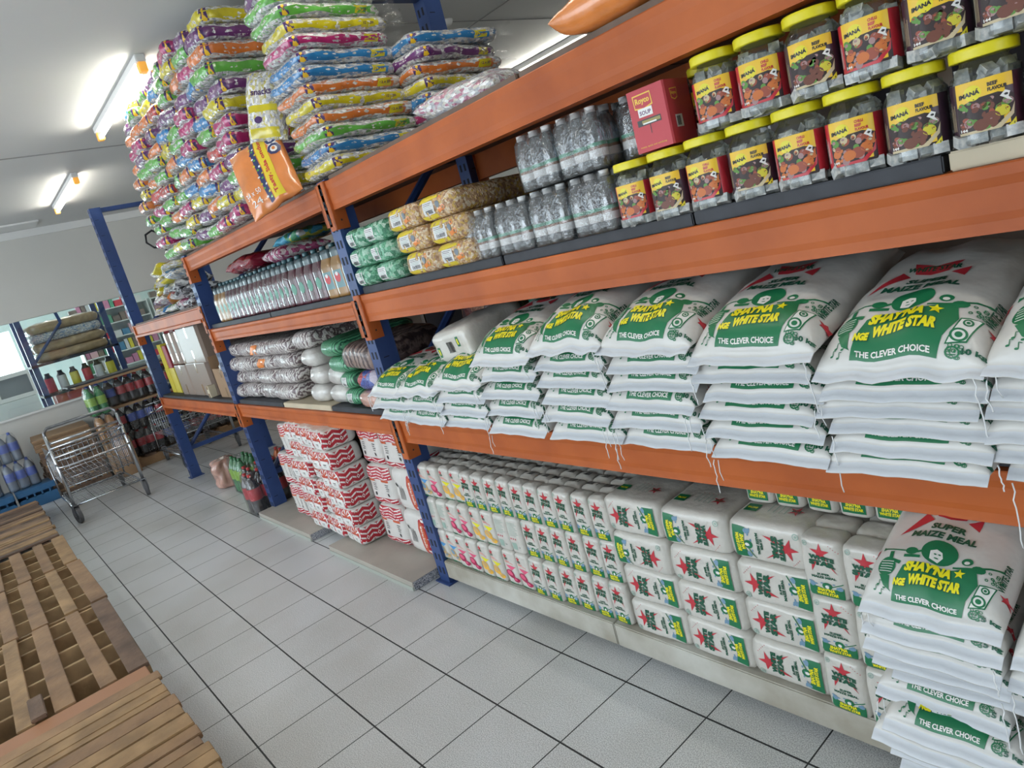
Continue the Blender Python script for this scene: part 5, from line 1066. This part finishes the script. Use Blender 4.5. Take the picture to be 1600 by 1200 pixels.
def big_art(kind):
    A = Art()
    if kind == 0:
        chev(A, -0.125, 0.0, 0.165, 0.232, 2, 0); chev(A, 0.0, 0.125, 0.165, 0.232, 2, 0); A.rect(-0.10, 0.150, -0.04, 0.163, 1); A.rect(0.03, 0.150, 0.10, 0.163, 1); chev(A, -0.125, 0.0, 0.008, 0.050, 1, 0); chev(A, 0.0, 0.125, 0.008, 0.050, 1, 0)
        for cx in (-0.07, 0.06):
            for k in range(4): A.line([(cx, 0.135 - 0.012 * k), (cx + 0.035 - 0.006 * (k % 2), 0.135 - 0.012 * k)], 0.004, 3, 1)
            A.ell(cx + 0.012, 0.074, 0.010, 0.011, 3, 1, 12)
        A.text('WHITE FLOUR', 0.20, 0.12, 0.011, 3, 1, wd=0.11, bold=0.03, rot=PI / 2); chev(A, 0.15, 0.30, 0.010, 0.050, 1, 0); chev(A, 0.15, 0.30, 0.18, 0.235, 1, 0)
    else:
        A.ell(0.075, 0.120, 0.036, 0.100, 0, 1, 28); A.ell(0.075, 0.120, 0.027, 0.088, 1, 2, 28); A.text('WHITE FLOUR', 0.075, 0.120, 0.018, 2, 3, wd=0.13, bold=0.05, rot=PI / 2); chev(A, 0.085, 0.20, 0.015, 0.225, 3, 0)
        for k in range(4): A.line([(-0.055 + 0.014 * k, 0.07), (-0.055 + 0.014 * k, 0.15 - 0.012 * (k % 2))], 0.005, 3, 1)
        A.ell(-0.075, 0.150, 0.010, 0.013, 3, 1, 12); chev(A, -0.125, -0.085, 0.015, 0.06, 1, 0)
    return A.mesh('printed_pattern', FG, FP, step=0.016, eps=0.0013)
BGA = [big_art(0), big_art(1)]
for c in range(2):
    for r in range(3):
        kind = 0 if (c == 0 or r == 2) else 1
        place(('large_flour_bag', 'flour bag', FGM, [('printed_pattern', BGA[kind])]), (0.775 + 0.275 * c + RB.uniform(-.006, .006), 1.335 + RB.uniform(-.008, .008), 0.0515 + 0.2445 * r), (0, 0, RB.uniform(-.05, .05)),
              'large white flour bag with red pattern, %s, %s column by the post' % (('bottom', 'middle', 'top')[r], ('left', 'right')[c]), 'large flour bags')
bale(0.50, 0.35, 0.14, cells('yellow_red_packets', [(0.60, 0.42, 0.02), (0.30, 0.02, 0.02), (0.55, 0.40, 0.30), (0.04, 0.05, 0.30)], 26, 0.2, 0.7), (-0.62, 1.50, 0.58), 'yellow and red packet bale behind the flour columns', None, 81)
carton(0.5, 0.32, 0.577, CARTG, (-0.62, 1.52, 0.001), 'brown carton standing behind the upright flour bags')
# ------------------------------------------------------------------ soft drink packs
COLA = mat('cola_dark', (0.016, 0.009, 0.010), 0.12, coat=1.0); COLR = mat('cola_red_label', (0.42, 0.02, 0.03), 0.35); CAPR = mat('red_cap', (0.5, 0.03, 0.03), 0.4); GRNB = mat('green_drink', (0.012, 0.18, 0.045), 0.12, coat=1.0); ORGB = mat('orange_drink', (0.62, 0.15, 0.03), 0.15, coat=1.0); BLUL = mat('blue_water_label', (0.05, 0.10, 0.42), 0.4); AMBB = mat('amber_drink', (0.36, 0.17, 0.05), 0.15, coat=1.0)
PALEB = mat('pale_blue_bottle', (0.16, 0.20, 0.26), 0.12, coat=1.0); GREYB = mat('clear_grey_bottle', (0.24, 0.21, 0.18), 0.12, coat=1.0)
DP = [(0.038, 0), (0.050, 0.008), (0.0515, 0.03), (0.050, 0.075), (0.0515, 0.12), (0.0515, 0.165), (0.0515, 0.215), (0.044, 0.245), (0.024, 0.285), (0.0145, 0.300), (0.0155, 0.301), (0.0155, 0.320)]
def drink(bm, lm, cm_, low=False): return lathe_mesh('bottle', DP, [bm, lm, cm_], [0, 0, 0, 0, 1, 1, 0, 0, 0, 2, 2], 12)
DR = {'cola': drink(COLA, COLR, CAPR), 'green': drink(GRNB, mat('lime_label', (0.25, 0.45, 0.05), 0.4), GRNB), 'orange': drink(ORGB, mat('orange_label', (0.6, 0.25, 0.1), 0.4), CAPR), 'water': drink(PALEB, BLUL, BLUL), 'amber': drink(AMBB, AMBB, COLA), 'grey': drink(GREYB, GREYB, CAPW), 'pepsi': drink(COLA, BLUL, BLUL)}
def drinks(kind, x, y, z, nx, ny, label, group): bottle_pack(x, y, z, nx, ny, label, group, sp=0.105, h=0.32, bm=DR[kind], fm_=FILM3, nm='drink_bottle_pack')
drinks('cola', -1.20, 1.04, 0.002, 2, 3, 'pack of cola bottles on the floor, nearest the flour', 'drink packs under the rack')
drinks('cola', -1.45, 1.12, 0.002, 2, 3, 'pack of cola bottles on the floor, left of the nearest one', 'drink packs under the rack')
drinks('green', -1.98, 1.20, 0.002, 3, 2, 'pack of green drink bottles on the floor under the far bay', 'drink packs under the rack')
drinks('orange', -1.68, 1.38, 0.002, 2, 2, 'pack of orange drink bottles on the floor behind the cola', 'drink packs under the rack')
drinks('green', -1.55, 1.60, 0.002, 3, 2, 'pack of green drink bottles at the back of the far bay', 'drink packs under the rack')
BAGP = film('thin_carrier_plastic', (0.95, 0.85, 0.86), amount=0.3, haze=0.55, bs=30)
bale(0.20, 0.22, 0.27, PKB, (-2.42, 1.20, 0.002), 'pinkish crumpled carrier bag on the floor beside the green drinks', None, 83, na=0.03, nm='carrier_bag')
# goods at the back of the rack; dark cartons added to darken the gaps
DKC = mat('dark_carton', (0.060, 0.050, 0.055), 0.6, var=0.2, vs=4); REDB = cells('dark_red_sacks', [(0.12, 0.025, 0.02), (0.20, 0.07, 0.03), (0.05, 0.015, 0.015), (0.28, 0.13, 0.06)], 14, 0.25, 0.7); GRC = mat('green_carton', (0.015, 0.14, 0.09), 0.5)
for c in range(9):
    for r in range(4):
        carton(0.56, 0.40, 0.445, DKC if (c + r) % 3 else CARTG, (-0.55 + 0.575 * c, 2.25, 0.002 + 0.4465 * r), 'added dark carton behind the rack, %s, %s stack' % (fromtop(r, 4), fromleft(c, 9)), 'cartons behind the rack')
for k, (x, y, z, lb) in enumerate(((1.62, 1.72, 0, 'dark red sack at the back, lower'), (1.60, 1.72, 1, 'dark red sack at the back, middle'), (1.64, 1.72, 2, 'dark red sack at the back, upper'))):
    bale(0.42, 0.32, 0.135, REDB, (x, y, ZB + 0.001 + 0.137 * z), lb, 'dark red sacks', 90 + k)
carton(0.40, 0.22, 0.40, GRC, (2.06, 1.76, ZB), 'green carton at the back behind the sacks')
q = Loft(0.27, 0.30, 0.135, 0.03, SOFT(0.03, 0.135, 4), na=0.008, ns=12, seed=99)
A = Art(); A.merge(barcode_art(0.045, 0.045), -0.005, 0.0); A.rect(-0.10, -0.03, -0.082, 0.012, 0); A.rect(0.055, -0.005, 0.073, 0.035, 0); A.rect(-0.095, -0.02, -0.087, 0.004, 2, 1); A.rect(0.060, 0.003, 0.068, 0.026, 2, 1)
place(('wrapped_meal_bale', 'bale', q.mesh('wrap', PAPER, nu=48, nz=8, topbump=0.01), [('printed_front', A.mesh('printed_front', lambda u, v, e: q(u, v + 0.067, e), PP, step=0.014, eps=0.0014))]), (2.03, 1.24, 1.165), (0.12, -0.12, -0.05), 'white bale with barcode lying on the left sack stacks', None)

# ================================================================== trolleys
def caster():
    wh = MB(); 
    for s in (-0.014, 0.014): pass
    wh.tube([(0, -0.016, 0), (0, 0.016, 0)], 0.078, 24); hub = MB().tube([(0, -0.019, 0), (0, 0.019, 0)], 0.045, 16)
    fk = MB(); fk.box(-0.02, 0.03, -0.026, -0.021, -0.01, 0.095); fk.box(-0.02, 0.03, 0.021, 0.026, -0.01, 0.095); fk.box(-0.03, 0.04, -0.026, 0.026, 0.092, 0.100); fk.tube([(0, -0.028, 0), (0, 0.028, 0)], 0.006, 8)
    return wh.mesh('tyre', RUBBER), hub.mesh('hub', BPLASTIC), fk.mesh('fork', CHROMED, bevel=0.002)
TY, HB, FK = caster()
CP = ('caster', FK, None, None)
def trolley(loc, rz, label):
    # local: x forward (towards viewer), y across 0..0.62
    L_, W = 0.92, 0.62; parts = []
    fr = MB(); r = 0.015
    for y in (0, W): fr.tube([(-0.02, y, 0.16), (0.0, y, 0.5), (-0.03, y, 0.88)], r, 10)
    fr.tube([(-0.02, 0, 0.15), (-L_, 0, 0.15), (-L_, W, 0.15), (-0.02, W, 0.15)], 0.011, 8); fr.tube([(-0.03, 0, 0.17), (-0.03, W, 0.17)], 0.008, 8)
    for y in (0, W): fr.tube([(-L_, y, 0.15), (-L_ + 0.04, y, 0.55), (-L_ + 0.1, y, 0.60), (-0.02, y, 0.74)], 0.008, 8)
    parts.append(('frame', fr.mesh('frame', CHROME, True)))
    hd = MB().tube([(-0.03, 0, 0.86), (-0.035, 0.004, 0.91), (-0.04, 0.04, 0.945), (-0.04, W - 0.04, 0.945), (-0.035, W - 0.004, 0.91), (-0.03, W, 0.86)], 0.0145, 12).mesh('handle', CHROMED, True); parts.append(('handle', hd))
    for z, x in ((0.80, -0.03), (0.755, -0.01), (0.665, -0.005)):
        parts.append(('rail', MB().tube([(x, 0, z), (x, W, z)], 0.012, 8).mesh('rail', CHROME, True)))
    parts.append(('front_lip', MB().tube([(0.0, -0.01, 0.60), (0.06, 0.0, 0.572), (0.075, 0.06, 0.565), (0.075, W - 0.06, 0.565), (0.06, W, 0.572), (0.0, W + 0.01, 0.60)], 0.010, 8).mesh('front_lip', CHROME, True)))
    wg = MB(); wr = 0.0036
    for k in range(13):
        y = 0.02 + (W - 0.04) * k / 12; wg.tube([(-0.02, y, 0.76), (-0.04, y, 0.34), (-L_ + 0.05, y, 0.40), (-L_, y, 0.62)], wr, 5)
    for z in (0.72, 0.62, 0.52, 0.44, 0.36): wg.tube([(-0.03, 0.02, z), (-0.03, W - 0.02, z)], wr, 5); wg.tube([(-L_ + 0.03, 0.02, z), (-L_ + 0.03, W - 0.02, z)], wr, 5)
    for k in range(9): x = -0.08 - 0.1 * k; wg.tube([(x, 0.01, 0.70), (x, 0.01, 0.36), (x, W - 0.01, 0.36), (x, W - 0.01, 0.70)], wr, 5)
    parts.append(('wire_basket', wg.mesh('wire_basket', CHROME, True)))
    dk = MB()
    for k in range(12): y = 0.02 + (W - 0.04) * k / 11; dk.tube([(-0.03, y, 0.165), (-L_ + 0.02, y, 0.165)], 0.003, 5)
    for k in range(10): x = -0.06 - 0.09 * k; dk.tube([(x, 0.0, 0.160), (x, W, 0.160)], 0.003, 5)
    parts.append(('lower_deck', dk.mesh('lower_deck', CHROMED, True)))
    for x, y in ((-0.02, 0), (-0.02, W), (-L_, 0.05), (-L_, W - 0.05)):
        parts.append(('caster', FK, (x, y, 0.079), (0, 0, RB.uniform(-.3, .6)), [('tyre', TY), ('hub', HB)]))
    place(('shopping_trolley', 'trolley', None, parts), loc, (0, 0, rz), label, None)
trolley((-3.42, 0.065, 0), 0.02, 'chrome shopping trolley standing in the aisle before the bottle stacks')
trolley((-4.02, 1.22, 0), 0.05, 'second chrome trolley half hidden behind the end of the rack')

# ================================================================== pallets on the left
PW = [mat('pallet_wood_light', (0.34, 0.20, 0.10), 0.65, var=0.55, vs=5, bump=0.3, bs=30, dark=(0.17, 0.095, 0.05), detail=8), mat('pallet_wood_tan', (0.40, 0.245, 0.115), 0.65, var=0.5, vs=7, bump=0.3, bs=30, dark=(0.22, 0.13, 0.06), detail=8), mat('pallet_wood_dark', (0.19, 0.115, 0.075), 0.7, var=0.6, vs=6, bump=0.3, bs=30, detail=8), mat('pallet_wood_lit', (0.50, 0.33, 0.17), 0.7, var=0.3, vs=9)]  # last wood is paler: lit stringer faces put into the colour
def grid_pallet(x0, x1, label):
    parts = []; ln = x1 - x0
    for k in range(8):
        y = -0.14 - 0.155 * k; w = (0.088, 0.07, 0.082, 0.07, 0.078, 0.075, 0.08, 0.08)[k]
        parts.append(('top_board', MB().box(0.004 + RB.uniform(0, .02), ln - 0.006, y - w, y, 0.118, 0.138).mesh('top_board', PW[RB.choice((0, 0, 1, 2))], bevel=0.003), (0, 0, 0), (0, 0, RB.uniform(-.012, .012))))
    n = int(ln / 0.235)
    for k in range(n + 1):
        x = 0.012 + (ln - 0.05) * k / n
        parts.append(('stringer', MB().box(x, x + 0.024, -1.30, -0.15, 0.0, 0.117).mesh('stringer', PW[RB.choice((3, 3, 1))], bevel=0.002)))
    place(('grid_pallet', 'pallet', None, parts), (x0, 0, 0), (0, 0, 0), label, 'open grid pallets')
grid_pallet(-2.62, -1.63, 'open grid pallet, farthest of three in the row'); grid_pallet(-1.62, -0.50, 'open grid pallet, middle of three in the row'); grid_pallet(-0.49, 0.74, 'open grid pallet, nearest of three, before the plank deck')
def plank_pallet(x0, x1, z, mats_, label, ye, gap=0.004):
    parts = []; x = 0; ln = x1 - x0
    while x < ln - 0.02:
        w = RB.uniform(0.055, 0.11); w = min(w, ln - x)
        parts.append(('plank', MB().box(x, x + w - gap * RB.choice((0.5, 1, 2.5)), -1.35, ye + RB.uniform(-.008, .008), z - 0.022 + RB.uniform(-.004, .006), z + RB.uniform(-.004, .006)).mesh('plank', PW[RB.choice(mats_)], bevel=0.003), (0, 0, 0), (0, 0, RB.uniform(-.006, .006)))); x += w
    for y in (-0.30, -0.85, -1.28): parts.append(('runner', MB().box(0.01, ln - 0.01, y, y + 0.06, 0.0, z - 0.027).mesh('runner', PW[2])))
    place(('plank_pallet', 'pallet', None, parts), (x0, 0, 0), (0, 0, 0), label, None)
plank_pallet(0.885, 2.75, 0.148, (0, 1, 1), 'plank-topped pallet nearest the camera with golden boards', -0.15)
plank_pallet(-4.75, -2.64, 0.145, (0, 2, 2, 1), 'dark plank-topped pallet at the far left by the blue crates', -0.155)
mk('cardboard_strip', MB().box(0.745, 0.882, -0.98, -0.17, 0.126, 0.134).mesh('cardboard_strip', mat('smooth_brown_card', (0.36, 0.17, 0.085), 0.6), bevel=0.002), label='smooth brown card strip between the grid pallet and plank deck', category='cardboard')
mk('strip_support', MB().box(0.76, 0.87, -0.95, -0.20, 0.0, 0.1255).mesh('strip_support', PW[2]), label='dark wooden block under the brown card strip', category='block')

mk('broken_board', MB().box(0.50, 0.74, -0.62, -0.56, 0.1395, 0.158).mesh('broken_board', PW[2], bevel=0.004), label='short broken board lying on the nearest grid pallet', category='board')

# ================================================================== drinks against the end wall
CRB = mat('blue_crate_plastic', (0.025, 0.11, 0.24), 0.4)
def crate(x, y, label):
    b = MB(); w, d, h = 0.38, 0.36, 0.22
    b.box(-d / 2, d / 2, -w / 2, w / 2, 0, 0.01)
    for s in (-1, 1):
        b.box(s * d / 2 - 0.008, s * d / 2 + 0.008, -w / 2, w / 2, 0.0, h * 0.55); b.box(s * d / 2 - 0.012, s * d / 2 + 0.012, -w / 2, w / 2, h * 0.72, h)
        b.box(-d / 2, d / 2, s * w / 2 - 0.008, s * w / 2 + 0.008, 0, h * 0.55); b.box(-d / 2, d / 2, s * w / 2 - 0.012, s * w / 2 + 0.012, h * 0.72, h)
        for k in range(6): q = -w / 2 + w * k / 5; b.box(s * d / 2 - 0.008, s * d / 2 + 0.008, q - 0.008, q + 0.008, h * 0.5, h * 0.75); b.box(q * d / w - 0.008, q * d / w + 0.008, s * w / 2 - 0.008, s * w / 2 + 0.008, h * 0.5, h * 0.75)
    b.box(-d / 2, d / 2, -w / 2, w / 2, h, h + 0.004)
    mk('blue_crate', b.mesh('blue_crate', CRB), loc=(x, y, 0.001), label=label, category='crate', group='blue crates')
crate(-5.35, -0.10, 'blue plastic crate at the right end beside the wood stack'); crate(-5.30, -0.52, 'blue plastic crate in the middle of three'); crate(-5.30, -0.93, 'blue plastic crate at the left, partly outside the frame')
for r in range(2):
    for c in range(3):
        drinks('water', -5.40, -1.02 + 0.37 * c - 0.06 * r, 0.226 + 0.325 * r, 2, 3, 'pack of blue-labelled water bottles, %s tier, %s' % (('lower', 'upper')[r], fromleft(c, 3)), 'water bottle packs')

for k in range(7):
    parts = [('board', MB().box(-0.36, 0.36, -0.27 + 0.12 * q, -0.19 + 0.12 * q, 0.060, 0.078).mesh('board', PW[(q + k) % 3])) for q in range(5)] + [('runner', MB().box(xx, xx + 0.08, -0.28, 0.30, 0.0, 0.0595).mesh('runner', PW[2])) for xx in (-0.36, -0.04, 0.28)]
    place(('small_pallet', 'pallet', None, parts), (-5.58 + RB.uniform(-.02, .02), 0.34 + RB.uniform(-.02, .02), 0.001 + 0.0795 * k), (0, 0, RB.uniform(-.05, .05)), 'flat wooden pallet stacked by the end wall, %s' % fromtop(k, 7), 'stacked pallets')
for k in range(6):
    mk('cardboard_sheet', MB().box(-0.36, 0.36, -0.29, 0.29, 0, 0.022).mesh('cardboard_sheet', CARD, bevel=0.003), loc=(-5.58 + RB.uniform(-.02, .02), 0.34, 0.560 + 0.0235 * k), rot=(0, 0, RB.uniform(-.06, .06)), label='folded cardboard on the stacked pallets, %s' % fromtop(k, 6), category='cardboard', group='folded cardboard')
# base pallets, packs and cardboard layers
for k in range(3):
    parts = [('board', MB().box(-0.32, 0.32, -0.42 + 0.17 * q, -0.30 + 0.17 * q, 0.10, 0.118).mesh('board', PW[(q + k) % 3])) for q in range(5)] + [('runner', MB().box(xx, xx + 0.09, -0.43, 0.43, 0.0, 0.0995).mesh('runner', PW[0])) for xx in (-0.32, -0.045, 0.23)]
    place(('drink_pallet', 'pallet', None, parts), (-5.42, 1.12 + 0.9 * k, 0.001), (0, 0, 0), 'wooden pallet under the soft drink stacks, %s' % ('nearest the trolley', 'in the middle', 'far end')[k], 'pallets under the drinks')
KK = ['cola', 'cola', 'pepsi', 'cola', 'cola', 'grey', 'orange', 'grey']
for r in range(3):
    z = (0.121, 0.443, 0.795)[r]
    for c in range(8):
        kd = KK[(c + r) % 8] if c > 0 else ('cola', 'cola', 'pepsi')[r]
        for dx in (0,): drinks(kd, -5.30 - dx, 0.745 + 0.325 * c, z, 2, 3, 'pack of two-litre %s bottles, %s tier, %s' % ({'grey': 'clear', 'pepsi': 'blue-labelled cola'}.get(kd, kd), ('bottom', 'middle', 'top')[r], fromleft(c, 8)), 'soft drink packs')
for k, (y0, y1) in enumerate(((0.93, 1.95), (1.97, 3.30))):
    mk('cardboard_layer', MB().box(-5.62, -5.12, y0, y1, 0.766, 0.792).mesh('cardboard_layer', CARD, bevel=0.003), label='brown cardboard layer between the drink tiers, %s half' % ('near', 'far')[k], category='cardboard', group='cardboard layers')
mk('ledge_board', MB().box(-5.66, -5.10, 0.62, 3.3, 1.125, 1.150).mesh('ledge_board', CARD, bevel=0.003), label='brown board lying along the top tier of drink packs', category='board')
mk('ledge_board', MB().box(-5.64, -5.14, 0.55, 3.2, 1.151, 1.168).mesh('ledge_board', BOARDK, bevel=0.003), label='grey board lying on the brown one above the drinks', category='board')
drinks('amber', -5.02, 0.70, 0.45, 2, 2, 'pack of amber drink bottles set on the stacked crate', None); drinks('green', -5.02, 0.70, 0.775, 2, 2, 'pack of green drink bottles above the amber pack', None)
carton(0.26, 0.26, 0.445, CARD, (-5.02, 0.79, 0.002), 'brown carton under the amber and green drink packs')

# ================================================================== fire extinguisher on the end wall
EXR = mat('extinguisher_red', (0.55, 0.02, 0.02), 0.3, coat=0.5)
place(('fire_extinguisher', 'fire extinguisher', lathe_mesh('cylinder', [(0.05, 0), (0.075, 0.02), (0.075, 0.36), (0.05, 0.42), (0.02, 0.45), (0.02, 0.47)], [EXR], [0] * 5, 18),
       [('hose', MB().tube([(0, 0, 0.49), (0.03, -0.05, 0.62), (0.04, -0.12, 0.74), (0.04, -0.22, 0.80), (0.04, -0.31, 0.76), (0.04, -0.33, 0.66), (0.04, -0.26, 0.58), (0.05, -0.16, 0.56), (0.05, -0.08, 0.46), (0.08, -0.02, 0.2)], 0.014, 10).mesh('hose', BPLASTIC, True)), ('valve', MB().box(-0.02, 0.05, -0.03, 0.03, 0.46, 0.51).mesh('valve', BPLASTIC, bevel=0.004)), ('bracket', MB().box(-0.09, -0.07, -0.03, 0.03, 0.1, 0.4).mesh('bracket', CHROMED))]),
      (-5.905, 2.42, 1.98), (0, 0, 0), 'red fire extinguisher with looped black hose on the end wall', None)

# ================================================================== the room beyond the window
WSH = mat('white_shelving', (0.70, 0.76, 0.75), 0.5)
def shelf_unit(x, y0, y1, n, label):
    parts = [('back_panel', MB().box(0, 0.02, 0, y1 - y0, 0, 2.1).mesh('back_panel', WSH))] + [('side_panel', MB().box(0.02, 0.40, yy, yy + 0.02, 0, 2.1).mesh('side_panel', WSH)) for yy in (0, y1 - y0 - 0.02)]
    for k in range(n): parts.append(('shelf', MB().box(0.021, 0.40, 0.021, y1 - y0 - 0.021, 0.25 + 0.26 * k, 0.27 + 0.26 * k).mesh('shelf', WSH)))
    place(('shelving_unit', 'shelving unit', None, parts), (x, y0, 0.001), (0, 0, 0), label, None)
shelf_unit(-10.4, 1.45, 2.75, 8, 'white shelving unit full of small packets, seen through the window, left'); shelf_unit(-10.4, 2.80, 4.1, 8, 'white shelving unit full of small packets, seen through the window, right')
pcol = [mat('packet_%d' % i, c, 0.45) for i, c in enumerate(((0.62, 0.05, 0.08), (0.70, 0.72, 0.72), (0.75, 0.66, 0.05), (0.08, 0.25, 0.42), (0.60, 0.25, 0.40), (0.10, 0.35, 0.22), (0.20, 0.16, 0.14), (0.72, 0.45, 0.50)))]
pk = [[MB().box(-0.06, 0.06, -w / 2, w / 2, 0, h).mesh('packet', pm, bevel=0.004) for pm in pcol] for w, h in ((0.085, 0.15), (0.12, 0.11), (0.06, 0.18))]
cname = ['red', 'white', 'yellow', 'blue', 'pink', 'green', 'dark', 'rose']; wname = ['upright', 'wide', 'slim']
for u, y0 in enumerate((1.49, 2.84)):
    for s in range(3, 8):
        y = y0; c = 0
        while y < y0 + 1.15:
            wi, ci = RB.randrange(3), RB.randrange(8); ww = (0.085, 0.12, 0.06)[wi]
            y += ww / 2; mk('packet', pk[wi][ci], loc=(-10.12, y, 0.2715 + 0.26 * s), label='small %s %s packet on the %s white unit, shelf %s from the floor' % (wname[wi], cname[ci], ('left', 'right')[u], ORD[s + 1]), category='packet', group='packets on the white shelves'); y += ww / 2 + 0.012; c += 1
r2 = mk('display_rack', None, loc=(-7.3, 0.42, 0.001), label='blue post rack beyond the window loaded with tan sacks', category='rack')
for x in (0, 0.6):
    for y in (0.0, 0.98): mk('post', MB().box(x, x + 0.06, y, y + 0.07, 0, 2.45).mesh('post', BLUE), r2)
for z in (1.05, 1.46): 
    mk('shelf', MB().box(0, 0.66, 0.0, 1.05, z, z + 0.03).mesh('shelf', BOARDK), r2)
for a, b_ in (((0.63, 0.03, 1.5), (0.63, 0.5, 1.95)), ((0.63, 0.5, 1.95), (0.63, 0.45, 2.4))): mk('brace', MB().tube([a, b_], 0.02, 6).mesh('brace', BLUE), r2)
TANS = mat('tan_sack', (0.52, 0.36, 0.19), 0.35, coat=0.6, var=0.4, vs=9, bump=0.5, bs=18)
for r in range(4):
    q = Loft(0.5, 0.86, 0.125, 0.06, SOFT(0.05, 0.125, 4), na=0.02, ns=9, seed=200 + r)
    mk('tan_sack', q.mesh('tan_sack', TANS if r != 2 else SNB['blue'], nu=40, nz=6, topbump=0.02), loc=(-7.0, 0.95, 1.495 + 0.127 * r), rot=(0, 0, RB.uniform(-.05, .05)), label='long sack on the rack beyond the window, %s' % fromtop(r, 4), category='sack', group='sacks beyond the window')
for k in range(6):
    mk('dark_canister', lathe_mesh('dark_canister', [(0.05, 0), (0.055, 0.01), (0.055, 0.2), (0.03, 0.24), (0.03, 0.27)], [BPLASTIC, pcol[k % 3]], [0, 1, 0, 0], 14), loc=(-6.85, 0.56 + 0.15 * k, 1.082), label='dark canister on the rack beyond the window, %s' % fromleft(k, 6), category='canister', group='canisters beyond the window')
carton(0.5, 0.4, 0.30, mat('pale_red_carton', (0.55, 0.12, 0.08), 0.5), (-7.0, 0.75, 0.75), 'pale red carton beyond the window under the canisters'); carton(0.5, 0.9, 0.745, CARTG, (-7.0, 0.95, 0.002), 'large brown carton on the floor beyond the window')
carton(0.4, 0.35, 0.30, mat('pale_blue_carton', (0.20, 0.32, 0.42), 0.5), (-7.0, 1.17, 0.75), 'pale blue carton beyond the window under the canisters')
wc = MB(); wc.box(0, 0.5, 0, 0.6, 0, 1.05); mk('white_counter', wc.mesh('white_counter', WSH, bevel=0.006), loc=(-9.2, -0.1, 0.001), label='white counter beyond the window near the bright doorway', category='counter')
ov = MB(); ov.box(0, 0.35, 0, 0.55, 0, 0.06); ov.box(0, 0.35, 0, 0.06, 0.06, 0.4); ov.box(0, 0.35, 0.49, 0.55, 0.06, 0.4); ov.box(0, 0.35, 0.06, 0.49, 0.34, 0.4); ov.box(0, 0.3, 0.06, 0.49, 0.06, 0.34, 1)
mk('white_oven', ov.mesh('white_oven', [WPL, mat('grey_glass', (0.2, 0.22, 0.24), 0.2)]), loc=(-9.15, 0.0, 1.056), label='white box appliance with grey front on the far counter', category='appliance')
for k in range(5):
    mk('hanging_rail_bag', Loft(0.10, 0.14, 0.30, 0.03, SOFT(0.03, 0.3, 3), na=0.01, ns=12, seed=300 + k).mesh('hanging_rail_bag', pcol[(k * 3) % 8], nu=24, nz=6), loc=(-8.45, 0.10 + 0.16 * k, 0.52), label='small packet bag on the low stand beyond the window, %s' % fromleft(k, 5), category='bag', group='bags beyond the window')
mk('low_stand', MB().box(-8.62, -8.25, 0.0, 0.9, 0.001, 0.518).mesh('low_stand', CARTG, bevel=0.005), label='low brown stand beyond the window holding small bags', category='stand')
